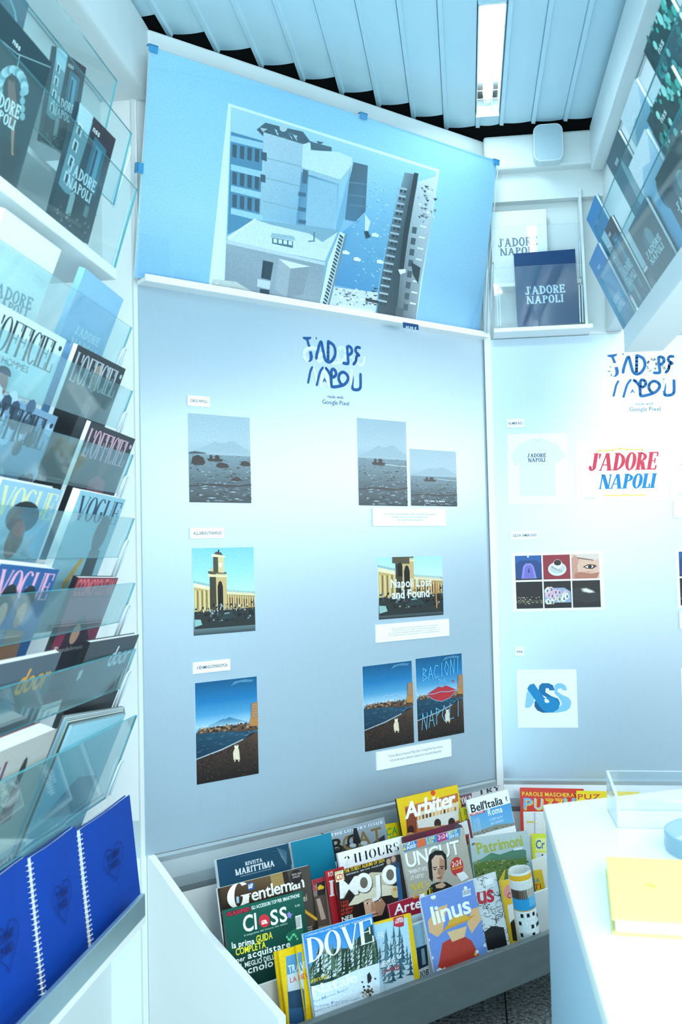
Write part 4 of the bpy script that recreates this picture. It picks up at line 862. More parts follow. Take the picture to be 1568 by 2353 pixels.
# ---- middle row
def a_gent(c):
    c.rect(0, 0, 1, 1, '#2a1d14'); c.X(A((90, 930), (560, 800), (590, 980), (110, 1100)), ['#4a3420', '#6e5434', '#3b2a1b', '#241810']); c.X(A((500, 820), (600, 790), (620, 900), (520, 920)), '#9a7b48'); c.X(A((640, 790), (830, 740), (870, 1230), (780, 1280)), '#4a4038')
    c.X(A((225, 1000), (245, 998), (250, 1050), (228, 1055)), '#9fc0d3')
    for k in range(9): c.xell((480+(775+k*13)*.2806, 1780+(1110+k*9)*.2806), 3.5, 3.5, '#d9a52a')
    c.xell((480+128*.2806, 1780+1135*.2806), 7, 4, '#d9a034')
    xt(c, A, 'G', (150, 1110), (345, 1062), (150, 905), '#f6f1e6', DIDOB); xt(c, A, 'entleman', (355, 1035), (785, 918), (342, 935), '#f4efe4', BOLD, 0, .02)
    c.X(A((318, 893), (366, 880), (370, 935), (322, 948)), '#2157a4'); xt(c, A, 'MF', (325, 935), (362, 925), (323, 900), '#fff', SLAB)
    c.xell((480+715*.2806, 1780+838*.2806), 13.5, 17, '#241a1c'); xt(c, A, 'SPECIAL ISSUE', (680, 830), (755, 812), (678, 815), '#d8c9b8', SANS); xt(c, A, 'JEWELLERY', (688, 850), (750, 835), (686, 836), '#d8c9b8', SANS)
    xt(c, A, 'ei', (775, 1040), (805, 1030), (770, 985), '#d3b9a4', BOLD)
    for k in range(3): xt(c, A, 'L orologio', (790, 1262+k*18), (850, 1245+k*18), (789, 1250+k*18), '#e3dccf', SANS)
lm('dark brown magazine with large cream serif title behind the green one', (500, 2042), (711, 1988), .275, '#2a1d14', '#e9e4da', a_gent, .006)
def a_class(c):
    c.grad([(0, '#0b2a2a'), (.5, '#0d3b35'), (1, '#14594a')]); c.X(A((640, 1300), (770, 1220), (775, 1390), (660, 1420)), '#1c6a52')
    for k in range(8): c.xell((480+(640+k*12)*.2806, 1780+(1330+math.sin(k)*22)*.2806), 2, 3, '#6fe0a8')
    c.X(A((142, 1128), (340, 1080), (342, 1118), (145, 1168)), '#6b1626'); xt(c, A, 'CLASSIFIED', (150, 1160), (335, 1112), (148, 1132), '#c23a4c', BOLD); xt(c, A, 'GLI ACCESSORI TOP PER SMARTPHONE', (352, 1106), (745, 1000), (348, 1078), '#f1f6f3', BOLD)
    xt(c, A, 'Cl', (285, 1292), (395, 1262), (275, 1160), '#f7faf8', BOLD); xt(c, A, 'SS', (510, 1235), (645, 1195), (500, 1115), '#f7faf8', BOLD)
    c.xell((480+455*.2806, 1780+1197*.2806), 12.5, 15, '#d32f3d'); xt(c, A, 'a', (432, 1228), (482, 1214), (428, 1182), '#fff', BOLD)
    xt(c, A, 'il magazine del futuro che esiste', (290, 1325), (645, 1222), (288, 1312), '#d4e4dc', SANS)
    c.X(A((640, 1140), (660, 1120), (668, 1138), (688, 1140), (672, 1158), (676, 1180), (660, 1168), (645, 1176), (650, 1156)), '#8f86d0')
    c.X(A((707, 1160), (755, 1146), (765, 1255), (718, 1268)), '#eef1ee')
    for k in range(8): c.X(A((712, 1172+k*11), (752, 1160+k*11), (752, 1164+k*11), (712, 1176+k*11)), '#20282a')
    xt(c, A, 'N. 442', (708, 1085), (745, 1075), (706, 1068), '#d9e6e0', BOLD)
    xt(c, A, 'la prima', (190, 1425), (375, 1385), (186, 1375), '#f2f5f3', BOLD); xt(c, A, 'GUIDA', (390, 1378), (522, 1340), (386, 1320), '#f2e63a', BOLD); xt(c, A, 'COMPLETA', (222, 1482), (468, 1415), (218, 1428), '#f2e63a', BOLD)
    xt(c, A, 'per', (228, 1540), (300, 1520), (225, 1500), '#f2f5f3', BOLD); xt(c, A, 'acquistare', (320, 1510), (668, 1410), (315, 1455), '#f7faf8', BOLD); xt(c, A, 'IL MEGLIO DELLA', (255, 1590), (570, 1500), (250, 1550), '#f2f5f3', BOLD); xt(c, A, 'tecnologia', (230, 1660), (640, 1530), (226, 1600), '#f7faf8', BOLD)
lm('dark green tech magazine with white title and yellow lines in front of the brown one', (513, 2092), (695, 2046), .315, '#0d3b35', '#14241f', a_class, .006)
def a_car(c):
    c.rect(0, 0, 1, 1, '#8d7f78'); c.X(A((845, 850), (945, 825), (950, 880), (850, 905)), '#9d2a35'); c.X(A((885, 890), (950, 870), (955, 990), (890, 1000)), '#221f1d'); c.X(A((890, 925), (910, 900), (945, 915), (940, 935), (895, 945)), '#e3b325')
    c.X(A((860, 1000), (960, 980), (990, 1230), (880, 1250)), '#57463c'); c.X(A((880, 1020), (910, 1010), (960, 1180), (920, 1190)), '#b8a294'); xt(c, A, 'S', (848, 960), (880, 950), (845, 905), '#c7303c', BOLD)
lm('narrow strip of a red-topped magazine right of the brown cover', (712, 2024), (756, 2012), .262, '#8d7f78', '#9d2a35', a_car, .004)
def a_rol(c):
    c.rect(0, 0, 1, 1, '#b3262f'); xt(c, A, 'ROL', (980, 838), (1025, 825), (976, 800), '#f3dcd6', BOLD); xt(c, A, 'I', (992, 1000), (1030, 990), (985, 870), '#f5ece8', SLAB)
lm('red magazine edge left of the cover with a wide-brimmed hat', (747, 2003), (790, 1991), .268, '#b3262f', '#a11f28', a_rol, .004)
def a_24(c):
    c.rect(0, 0, 1, 1, '#f7f8f8'); xt(c, A, '24HOURS', (1118, 745), (1560, 620), (1108, 672), '#14161a', STENC, 0, .16)
lm('white magazine with black stencil title sticking up behind the hat cover', (776, 1961), (925, 1921), .225, '#f7f8f8', '#dfe2e3', a_24, .006)
def a_mojo(c):
    c.rect(0, 0, 1, 1, '#241a18'); c.X(A((1040, 790), (1520, 655), (1540, 720), (1050, 850)), '#141214')
    c.X(A((1090, 800), (1440, 695), (1445, 728), (1095, 832)), '#141214'); xt(c, A, 'THE 75 BEST ALBUMS OF 2024', (1110, 808), (1440, 712), (1106, 780), '#f1c430', BOLD); xt(c, A, 'FONTAINES DC . NEW CAVE . TAYLOR SWIFT', (1125, 828), (1435, 738), (1124, 816), '#f0f0ee', SANS)
    c.X(A((1450, 690), (1530, 662), (1548, 760), (1460, 790)), '#3f4448'); c.xell((480+1472*.2806, 1780+712*.2806), 5, 7, '#b99079'); c.xell((480+1512*.2806, 1780+692*.2806), 5, 7, '#b99079'); c.X(A((1450, 750), (1560, 715), (1560, 800), (1480, 810)), '#1d3a5f')
    c.X(A((1020, 800), (1100, 778), (1112, 862), (1038, 885)), '#f0e0b4'); xt(c, A, 'CD!', (1045, 870), (1108, 850), (1038, 822), '#d8392c', BOLD); xt(c, A, 'INCLUDES', (1035, 812), (1095, 796), (1033, 800), '#6a8f3a', BOLD)
    # hat and head
    c.X(A((1200, 960), (1230, 860), (1330, 800), (1440, 800), (1480, 880), (1450, 960)), '#c7bda0'); c.X(A((1210, 1010), (1290, 965), (1470, 930), (1480, 960), (1400, 1010), (1260, 1060)), '#2e2318')
    c.X(A((1230, 1060), (1300, 1000), (1440, 960), (1500, 1010), (1490, 1200), (1240, 1230)), '#16100e')
    c.X(A((1265, 1040), (1400, 990), (1450, 1060), (1420, 1150), (1290, 1175)), '#d6a98c'); c.X(A((1350, 1010), (1400, 990), (1450, 1060), (1420, 1150), (1370, 1160)), '#b27f63')
    for x, y in ((1300, 1055), (1385, 1030)): c.xell((480+x*.2806, 1780+y*.2806), 6, 2.2, '#efe4da'); c.xell((480+x*.2806, 1780+y*.2806), 2.2, 2.2, '#221a16')
    c.X(A((1330, 1050), (1348, 1045), (1365, 1115), (1330, 1125)), '#b98468'); c.X(A((1310, 1150), (1390, 1128), (1385, 1140), (1320, 1162)), '#8d4a3f')
    c.X(A((1140, 1075), (1200, 990), (1290, 940), (1420, 905), (1500, 905), (1545, 935), (1500, 985), (1400, 1000), (1300, 1020), (1220, 1060)), '#e3dcc4')
    for q, x0, y0, x1, y1, h in (('M', 1075, 1015, 1225, 975, 150), ('J', 1335, 990, 1410, 968, 150)): (xt(c, A, q, (x0+7, y0+5), (x1+7, y1+5), (x0-1, y0-h+5), '#57493e', BOLD), xt(c, A, q, (x0, y0), (x1, y1), (x0-8, y0-h), '#f7f6f1', BOLD))
    for x, y in ((1270, 885), (1485, 820)):
        c.xell((482+x*.2806, 1782+y*.2806), 19, 23, '#57493e'); c.xell((480+x*.2806, 1780+y*.2806), 19, 23, '#f7f6f1'); c.xell((480+x*.2806, 1780+y*.2806), 9, 13, '#6f655a')
    xt(c, A, "'I WAS", (1078, 1062), (1145, 1045), (1075, 1042), '#d9402f', BOLD); xt(c, A, 'TIRED', (1082, 1092), (1150, 1072), (1080, 1070), '#d9402f', BOLD); xt(c, A, 'OF BEING', (1084, 1126), (1180, 1095), (1082, 1104), '#d9402f', BOLD); xt(c, A, "MYSELF'", (1088, 1155), (1180, 1128), (1085, 1134), '#d9402f', BOLD); xt(c, A, 'NEIL', (1092, 1205), (1195, 1175), (1088, 1168), '#f1f1ee', BOLD)
    c.xell((480+1530*.2806, 1780+960*.2806), 11, 14, '#dcc98f'); xt(c, A, '156', (1515, 955), (1560, 942), (1512, 930), '#c4472b', BOLD)
    c.X(A((1530, 770), (1560, 755), (1600, 1100), (1560, 1130)), '#25598f')
lm('dark music magazine cover with a man in a wide-brimmed pale hat', (769, 2004), (920, 1963), .285, '#241a18', '#8f1f24', a_mojo, .006)
def a_pur(c):
    c.rect(0, 0, 1, 1, '#5d2a3a'); c.X(B((420, 470), (560, 430), (580, 460), (430, 500)), '#7b2440'); c.X(B((690, 400), (760, 370), (800, 560), (720, 560)), '#d7d3d1'); c.xell((860+693*.2806, 1780+455*.2806), 11, 14, '#4a4a52')
    c.X(B((700, 520), (765, 490), (790, 590), (715, 590)), '#a52a2f'); c.X(B((712, 580), (785, 570), (800, 760), (745, 780)), '#ece9e6'); c.X(B((745, 775), (800, 760), (810, 810), (760, 815)), '#5a1a24')
    for k in range(4): c.X(B((712+k*18, 500-k*5), (722+k*18, 496-k*5), (735+k*14, 550-k*5), (724+k*14, 554-k*5)), '#7d1a22')
    for k in range(4): c.X(B((715+k*2, 615+k*40), (785+k*2, 600+k*40), (785+k*2, 603+k*40), (715+k*2, 618+k*40)), '#aab3b5')
lm('plum-coloured magazine with a red machine, behind the grey portrait cover', (925, 1924), (1079, 1883), .235, '#5d2a3a', '#44202c', a_pur, .004)
def a_unc(c):
    c.rect(0, 0, 1, 1, '#b3aca0'); c.X(B((235, 560), (700, 430), (705, 540), (250, 640)), '#8f9a97')
    for (x0, x1, y, col) in ((235, 360, 545, '#2272b5'), (345, 430, 515, '#d9673a'), (415, 530, 490, '#2f86c4'), (510, 610, 470, '#a63a78'), (590, 700, 445, '#3f8fc8')): c.X(B((x0, y), (x1, y-(x1-x0)*.27), (x1+6, y-(x1-x0)*.27+82), (x0+8, y+88)), col)
    xt(c, B, '2', (240, 620), (262, 614), (236, 560), '#f2dc3b', BOLD); xt(c, B, 'GIFTS', (266, 582), (330, 565), (262, 552), '#fff', BOLD); xt(c, B, 'INSIDE!', (268, 615), (345, 592), (266, 588), '#fff', BOLD); xt(c, B, '15 JUNK', (428, 545), (500, 525), (424, 520), '#f2dc3b', BOLD); xt(c, B, 'BOOK', (432, 572), (490, 555), (430, 550), '#f2dc3b', BOLD); xt(c, B, '2024', (525, 535), (605, 510), (520, 500), '#f7d9e6', SLAB); xt(c, B, 'BEST OF', (610, 495), (680, 472), (606, 470), '#f4e67a', BOLD); xt(c, B, '2024 CD', (614, 522), (690, 500), (612, 500), '#fff', BOLD)
    xt(c, B, 'UNCUT', (275, 770), (715, 650), (255, 655), '#8f8879', BOLD, 0, .05); xt(c, B, 'UNCUT', (270, 764), (710, 644), (250, 648), '#f2f3f2', BOLD, 0, .05)
    # bust of a dark-haired person in a suit
    cx, cy = 860+520*.2806, 1780+760*.2806
    c.X(B((430, 960), (470, 900), (520, 880), (590, 880), (640, 910), (680, 930), (600, 960), (440, 1000)), '#17191c')
    c.X(B((440, 720), (452, 655), (500, 620), (560, 622), (592, 660), (596, 770), (578, 790), (520, 700), (486, 800), (478, 880), (452, 850)), '#15120f')
    c.X(B((470, 700), (500, 660), (555, 660), (578, 700), (580, 790), (560, 850), (530, 880), (500, 870), (480, 830)), '#d8b29a'); c.X(B((535, 680), (578, 700), (580, 790), (560, 850), (535, 875)), '#b88a70')
    for x, y in ((498, 770), (555, 762)): c.X(B((x-18, y-12), (x+18, y-16), (x+18, y-8), (x-16, y-4)), '#15120f'); c.xell((860+x*.2806, 1780+(y+6)*.2806), 3, 1.6, '#241d18')
    c.X(B((522, 770), (535, 768), (545, 815), (520, 820)), '#a97a61'); c.X(B((512, 842), (555, 836), (548, 850), (520, 854)), '#8a4f45'); c.X(B((500, 905), (560, 880), (590, 905), (560, 930), (510, 930)), '#d0a58b')
    xt(c, B, "'WHEN IT HITS", (285, 815), (435, 780), (280, 785), '#eef0ee', BOLD); xt(c, B, "..IT HITS!'", (292, 865), (410, 838), (288, 835), '#eef0ee', BOLD); xt(c, B, 'NICK', (300, 955), (465, 915), (295, 900), '#e0c52a', DIDOB); xt(c, B, 'CAVE', (320, 1010), (480, 970), (316, 965), '#e0c52a', DIDOB)
    c.xell((860+678*.2806, 1780+752*.2806), 15, 22, '#c8352f'); xt(c, B, '2024', (640, 760), (715, 738), (635, 715), '#f6ecd8', SLAB); xt(c, B, 'THE REVIEW', (638, 785), (725, 760), (636, 770), '#f0c83c', BOLD)
    c.X(B((672, 812), (735, 792), (775, 840), (745, 860), (715, 875)), '#eef1f2')
lm('grey music magazine with a dark-haired person in a suit and a red badge', (920, 1941), (1066, 1901), .285, '#b3aca0', '#dcd8d0', a_unc, .006)
def a_pat(c):
    c.grad([(0, '#2f3d22'), (.45, '#4f6135'), (.62, '#6f8f93'), (.75, '#a9c0c4'), (1, '#b9c6c6')])
    c.X(B((805, 720), (880, 690), (960, 640), (1030, 655), (1120, 625), (1180, 600), (1245, 620), (1250, 750), (820, 800)), ['#6f9a84', '#5f8f72', '#3f7a66', '#4a8266', '#3f745c', '#5b8a78', '#55806c', '#3f6b40', '#4a7048']); c.X(B((815, 740), (950, 700), (1080, 700), (1250, 680), (1255, 870), (830, 880)), '#55702f')
    random.seed(6)
    for k in range(130): x, y = random.uniform(815, 1250), random.uniform(700, 880); c.X(B((x, y), (x+14, y-3), (x+16, y+8), (x+3, y+9)), random.choice(['#33481f', '#7a8a45', '#8f8a52', '#26381a', '#a39a62', '#4d6a2c']))
    c.X(B((1020, 870), (1065, 780), (1075, 780), (1060, 880)), '#d9b52f')
    xt(c, B, 'Patrimoni', (850, 650), (1222, 578), (832, 560), '#a9b23a', BOLD, 0, .05)
    for k in range(6): t = k*math.pi/5; c.X(B((816, 575), (816+18*math.cos(t), 575-18*math.sin(t)), (816+18*math.cos(t+.5), 575-18*math.sin(t+.5))), ['#e3b52f', '#d9632f', '#c2344a', '#7a4a9c', '#3f6fb5', '#3f9c4a'][k])
    c.X(B((1140, 605), (1215, 590), (1215, 612), (1142, 622)), '#d9e6e8')
lm('green hillside magazine with olive title between the red badge cover and the crosswords', (1079, 1927), (1213, 1908), .265, '#6f8f93', '#93a89a', a_pat, .005)
def a_arte(c):
    c.rect(0, 0, 1, 1, '#eef0f1'); c.X(B((112, 1065), (370, 985), (385, 1140), (140, 1200)), '#9c1230'); xt(c, B, 'Arte', (165, 1150), (385, 1085), (155, 1070), '#f5f6f6', BOLD, .1, .02); xt(c, B, 'MARIO', (322, 1018), (385, 1000), (320, 1002), '#c9a52f', BOLD)
    c.X(B((140, 1200), (390, 1130), (420, 1420), (240, 1450)), '#c9dbe4')
lm('crimson-topped art magazine left of the blue comic cover', (892, 2079), (975, 2052), .41, '#eef0f1', '#9c1230', a_arte, .005)
# ---- front row
def a_ng(c):
    c.rect(0, 0, 1, 1, '#f0c414'); c.X(A((630, 1490), (760, 1450), (800, 2042), (660, 2042)), ['#5f9cc8', '#5f9cc8', '#24507c', '#1d4670']); c.X(A((640, 1640), (770, 1600), (780, 1760), (650, 1790)), '#c9d3da'); c.X(A((645, 1780), (770, 1750), (790, 1900), (655, 1920)), '#2b4a66')
    xt(c, A, 'TRAVEL', (655, 1625), (830, 1578), (648, 1565), '#e8f0f5', BOLD); xt(c, A, 'LA NEVE', (668, 1705), (840, 1655), (663, 1662), '#dd4a24', BOLD)
for k, (l, tl, tr, n) in enumerate((('yellow-bordered magazine leaning at the rear left of the front row', (631, 2188), (700, 2168), .432), ('yellow-bordered magazine directly left of the snowy forest cover', (640, 2186), (716, 2163), .447), ('foremost yellow-bordered magazine showing only a yellow strip', (681, 2173), (757, 2150), .462))):
    lm(l, tl, tr, n, '#f0c414', '#f0c414', a_ng, .004)
def trees(c, q, x0, x1, y0, y1, n, cols, seed, sl=-.27, hs=(120, 230)):
    random.seed(seed)
    for k in range(n):
        x = random.uniform(x0, x1); base = random.uniform(y0, y1)+(x-x0)*sl; h = random.uniform(*hs); w = h*.17
        col = random.choice(cols)
        for j in range(4):
            f0, f1 = j/4.6, (j+1.5)/4.6; c.X(q((x-w*(1-f0), base-h*f0), (x+w*(1-f0), base-h*f0-6), (x+2, base-h*min(1, f1))), col)
            c.X(q((x-w*(1-f0)*.9, base-h*f0-4), (x-w*.1, base-h*f0-16), (x+2, base-h*min(1, f1)*.98)), '#cfdadb')
def a_dove(c):
    c.grad([(0, '#d9e4ea'), (.3, '#c5d6e0'), (.55, '#6fa9d6'), (1, '#2b86cc')])
    c.X(A((790, 1640), (850, 1540), (1000, 1430), (1150, 1420), (1300, 1250), (1340, 1230), (1390, 1560), (1280, 1620), (820, 1760)), '#2f4636')
    trees(c, A, 800, 1380, 1640, 1760, 60, ['#2d4634', '#3d5a44', '#1f3527', '#55705a'], 3, -.32)
    c.X(A((820, 1740), (1000, 1690), (1200, 1600), (1390, 1540), (1400, 1860), (830, 2042)), '#dbe6ee')
    xt(c, A, 'A CAPODANNO, PARIGI, LONDRA, OSLO, ATENE, MADRID * AUSTRALIA ON THE ROAD', (785, 1330), (1325, 1175), (782, 1315), '#e4f0f8', SANS)
    xt(c, A, 'DOVE', (810, 1545), (1345, 1365), (790, 1345), '#f5f8f8', DIDO, 0, .06); xt(c, A, 'DOVE', (814, 1544), (1349, 1364), (794, 1344), '#f5f8f8', DIDO, 0, .06)
    xt(c, A, 'SPECIALE', (825, 1710), (970, 1660), (822, 1685), '#e0c13a', SLAB); xt(c, A, 'Natale', (845, 1815), (1215, 1690), (828, 1735), '#f7f9fa', BOLD, 0, .02)
    for k, s in enumerate(('Crans-Montana, Livigno,', 'Carinzia, Palermo.', 'Regalarsi la magia di un viaggio')): xt(c, A, s, (838, 1875+k*38), (1138 if k == 0 else 1050+k*90, 1770+k*38+(40 if k == 1 else -15)), (836, 1855+k*38), '#3b76ac', SLAB)
    random.seed(9)
    for k in range(60): x = random.gauss(1295, 26); y = random.gauss(1780, 52); c.X(A((x, y), (x+14, y-3), (x+16, y+12), (x+4, y+15)), random.choice(['#3a302a', '#8d7c6a', '#1f1a18', '#c9bfb2', '#5c4a3c']))
    c.X(A((1290, 1640), (1310, 1615), (1330, 1660), (1320, 1700), (1295, 1700)), '#2c2724')
lm('blue snowy forest magazine with huge white serif title in the front row', (697, 2147), (855, 2099), .475, '#4f97cf', '#c9d9e2', a_dove, .006)
def a_trav(c):
    c.rect(0, 0, 1, 1, '#f2c516'); c.X(B((-20, 1235), (270, 1170), (330, 1680), (50, 1800), (0, 1800)), ['#a9d2ea', '#b4d9ee', '#cfdde4', '#bcd3de', '#bcd3de'])
    trees(c, B, 40, 300, 1560, 1740, 18, ['#3f6a7c', '#2d5568', '#57808f'], 5, -.3, (150, 330))
    xt(c, B, 'TRAVELER', (-150, 1395), (80, 1330), (-154, 1345), '#e9f3f8', BOLD); xt(c, B, 'AVVENTURE', (25, 1590), (175, 1545), (20, 1545), '#f2f6f8', BOLD); xt(c, B, 'SULLA NEVE', (0, 1650), (215, 1590), (0, 1610), '#b22a35', BOLD)
    c.X(B((155, 1170), (240, 1152), (243, 1238), (208, 1250), (160, 1240)), '#c3303f'); xt(c, B, 'ZAMBIA', (175, 1195), (235, 1180), (173, 1178), '#fff', SLAB); xt(c, B, 'SAFARI', (170, 1222), (238, 1203), (168, 1200), '#fff', SLAB)
lm('yellow-framed magazine with frosted fir trees right of the blue snowy one', (845, 2125), (944, 2098), .455, '#f2c516', '#f2c516', a_trav, .006)
def a_thin(c):
    c.rect(0, 0, 1, 1, '#e6eaec'); c.X(B((315, 1240), (400, 1205), (420, 1400), (330, 1440)), '#9fc6de'); c.X(B((345, 1420), (430, 1390), (445, 1560), (360, 1600)), '#22384d'); c.X(B((385, 1430), (410, 1420), (425, 1550), (395, 1560)), '#8fa6b2'); xt(c, B, 'JOB', (370, 1670), (450, 1635), (368, 1620), '#2a2f33', SLAB)
lm('pale narrow magazine squeezed between the fir tree and the blue comic covers', (942, 2124), (985, 2108), .44, '#e6eaec', '#9aa0a2', a_thin, .004)
def a_lin(c):
    c.rect(0, 0, 1, 1, '#6f8fd0'); random.seed(12)
    # plain abstract shapes stand in for the drawn figure
    c.X(B((520, 1600), (560, 1380), (700, 1300), (800, 1360), (860, 1480), (800, 1560)), '#b8392c'); c.X(B((440, 1200), (520, 1090), (600, 1060), (560, 1290), (520, 1330), (450, 1290)), '#e3b27f'); c.X(B((800, 1100), (860, 1080), (880, 1190), (800, 1300), (760, 1220)), '#e3b27f')
    c.X(B((550, 1290), (620, 1210), (720, 1170), (830, 1150), (780, 1190), (640, 1250)), '#d99a2e'); c.X(B((600, 1240), (620, 1180), (700, 1130), (760, 1150), (780, 1180), (660, 1220)), '#e2ac3c'); c.X(B((600, 1290), (760, 1240), (740, 1330), (640, 1370)), '#e8bd8d')
    for k in range(12): x, y = random.choice([(450, 1480), (840, 1440), (900, 1400), (500, 1010), (760, 920), (420, 1350)]); x += random.uniform(-30, 30); y += random.uniform(-30, 30); c.xell((860+x*.2806, 1780+y*.2806), 4, 4, random.choice(['#e9edf2', '#e0b24a', '#cfd8ea']))
    xt(c, B, 'linus', (487, 1230), (800, 1125), (455, 1085), '#f7f8fa', BOLD, 0, .05); c.X(B((722, 950), (790, 930), (792, 985), (726, 1003)), '#dfe5ee')
    for k in range(8): c.X(B((728+k*8, 955-k*2.5), (731+k*8, 954-k*2.5), (733+k*8, 990-k*2.5), (730+k*8, 991-k*2.5)), '#2a3040')
    c.X(B((510, 1600), (535, 1580), (560, 1592), (580, 1575), (590, 1590), (700, 1560), (640, 1600), (520, 1625)), '#f3ead8')
lm('blue comics magazine with white lower-case title and red and orange shapes', (967, 2064), (1087, 2022), .475, '#6f8fd0', '#dfe4ee', a_lin, .005)
def a_us(c):
    c.rect(0, 0, 1, 1, '#d9dcde'); random.seed(14)
    for k in range(170):
        x, y = random.uniform(850, 1090), random.uniform(820, 1420); r = random.uniform(10, 34); a0 = random.uniform(0, 6)
        c.xline(B(*[(x+r*math.cos(a0+t*.7), y+r*math.sin(a0+t*.7)) for t in range(4)]), .0012, random.choice(['#16191c', '#23272a', '#f3f4f5', '#0d0f11']))
    c.X(B((900, 1290), (960, 1240), (1060, 1250), (1090, 1400), (930, 1440)), '#1a1d20'); c.X(B((905, 860), (970, 845), (975, 895), (912, 910)), '#e9ecee')
    xt(c, B, 'us', (850, 1060), (985, 1035), (835, 915), '#c5303e', BOLD, 0, .02)
lm('black and white illustrated comics magazine with red letters beside the blue one', (1076, 2024), (1139, 2003), .455, '#d9dcde', '#e6e8e9', a_us, .005)
def a_yel(c):
    c.rect(0, 0, 1, 1, '#f2c02a'); c.xell((1100+228*.2985, 1750+1000*.2985), 10, 16, '#e79a92'); xt(c, C5, 'C', (222, 1055), (250, 1050), (222, 1012), '#b5344a', BOLD); c.X(C5((222, 1105), (262, 1095), (280, 1240), (240, 1250)), '#f3f5f4'); c.X(C5((245, 1240), (275, 1210), (300, 1380), (265, 1380)), '#23211f')
lm('yellow crossword magazine right behind the rolled-up one', (1149, 2026), (1192, 2014), .43, '#f2c02a', '#f4e6b0', a_yel, .004, cat='magazine')

# rolled-up crossword magazine
pa, pe = hd((1193, 1998), .507), hd((1215, 2146), .507)
axis = (pa-pe).normalized(); pe = pe-axis*((pe.z-ZB)/axis.z); L = (pa-pe).length
xx = (SD-axis*SD.dot(axis)).normalized(); nn = xx.cross(axis)
ro = empty('rolled_magazine', 'rolled-up crossword magazine with a yellow rim standing in the front row', 'magazine', frame(pe, xx, axis, nn), 'magazines in the low rack')
R0 = .0285
def rollpt(t, y, dr=0):                       # spiral
    a = math.radians(-120+t*560); r = R0+dr-.004*t*1.2; return (math.sin(a)*r, y, math.cos(a)*r)
b = MB(); n_ = 60
for i in range(n_):
    t0, t1 = i/n_, (i+1)/n_
    b.hexa([rollpt(t0, 0), rollpt(t1, 0), rollpt(t1, L), rollpt(t0, L)], [rollpt(t0, 0, -.001), rollpt(t1, 0, -.001), rollpt(t1, L, -.001), rollpt(t0, L, -.001)])
b.build('pages', PAPER, ro)
c = Cv(frame(pe, xx, axis, nn), 1, 1, 0)
def wrap(x0, x1, y0, y1, col, dr=3e-4):       # cylinder patch, x in degrees
    n = max(1, int(abs(x1-x0)/9)); 
    for i in range(n):
        a0, a1 = [math.radians(x0+(x1-x0)*k/n) for k in (i, i+1)]; r = R0+dr+c.z
        k = len(c.v); c.v += [(math.sin(a0)*r, y0*L, math.cos(a0)*r), (math.sin(a1)*r, y0*L, math.cos(a1)*r), (math.sin(a1)*r, y1*L, math.cos(a1)*r), (math.sin(a0)*r, y1*L, math.cos(a0)*r)]
        c.f.append((k, k+1, k+2, k+3)); c.c += [lin(col)]*4
    c.z += 1e-5
wrap(-110, 110, 0, 1, '#f2f3f2'); wrap(-110, 110, .93, .985, '#f0b324'); wrap(-110, 110, .83, .92, '#e4e2dc'); wrap(-60, 110, .75, .84, '#8d7a68'); wrap(-110, -20, .74, .84, '#4a3a30'); wrap(-110, 110, .63, .75, '#2f9ad0'); wrap(-20, 90, .66, .76, '#7cc3e6'); wrap(-110, 110, .62, .63, '#e0a24a')
for k in range(13): wrap(-100+k*15, -99.2+k*15, .03, .61, '#c9d2d2')
for k in range(15): wrap(-100, 100, .04+k*.04, .0415+k*.04, '#c9d2d2')
random.seed(17)
for k in range(26): i, j = random.randrange(12), random.randrange(14); wrap(-100+i*15, -86+i*15, .04+j*.04, .078+j*.04, '#1a1d20')
wrap(20, 90, .1, .36, '#4a3428'); wrap(34, 66, .12, .32, '#d8a98e')
c.build('wrapped_print', ro, PRINT)

# ---- puzzle magazines on the rack of the back panel
b = MB(); b.box((.11, YB-.56, ZB-.03), (1.5, YB-.0, ZB-.003))
r2 = empty('magazine_rack', 'white low magazine rack continuing behind the counter', 'magazine rack', Matrix.Translation((.8, YB-.3, ZB-.03)))
def r2p(bb, nm, m): o = bb.build(nm, m, r2); o.matrix_parent_inverse = r2.matrix_world.inverted(); return o
b = MB(); b.box((.25, YB-.50, ZB-.03), (1.6, YB-.012, ZB-.003)); r2p(b, 'base_board', WHITE)
b = MB(); b.box((.11, YB-.011, 0), (1.6, YB-.003, ZP0-.102)); r2p(b, 'back_board', WHITE)
b = MB(); b.box((.25, YB-.30, ZB-.003), (1.6, YB-.292, .29)); r2p(b, 'tier_board', WHITE)
def bm(label, tl, tr, n, bg, art, t=.004): return lm(label, tl, tr, n, bg, bg, art, t, ZB, NB, hb, math.radians(7), grp='puzzle magazines by the counter')
def a_puz(c):
    c.rect(0, 0, 1, 1, '#dd3b2c'); c.X(C5((345, 385), (900, 385), (900, 800), (360, 800)), '#f1f3f2')
    xt(c, C5, 'PAROLE MASCHERATE', (338, 262), (790, 275), (336, 232), '#f5d63a', BOLD)
    for dx, col in ((8, '#f2c63a'), (0, None)):
        for i, (ch, x) in enumerate((('P', 345), ('U', 425), ('Z', 505), ('Z', 580), ('L', 655), ('E', 715))):
            xt(c, C5, ch, (x+dx, 365+dx), (x+66+dx, 367+dx), (x+4+dx, 280+dx), col or ['#6fbdea', '#c6ccd2', '#f09a2a', '#f09a2a', '#8fc9ee', '#a9c9e6'][i], BOLD)
    for k in range(12):
        for j in range(14): c.X(C5((360+k*14, 395+j*14), (363+k*14, 395+j*14), (363+k*14, 398+j*14), (360+k*14, 398+j*14)), '#aab4bb')
    c.X(C5((428, 392), (438, 392), (438, 600), (428, 600)), '#cbb9dc'); c.X(C5((372, 458), (440, 458), (440, 470), (372, 470)), '#e3cf5a')
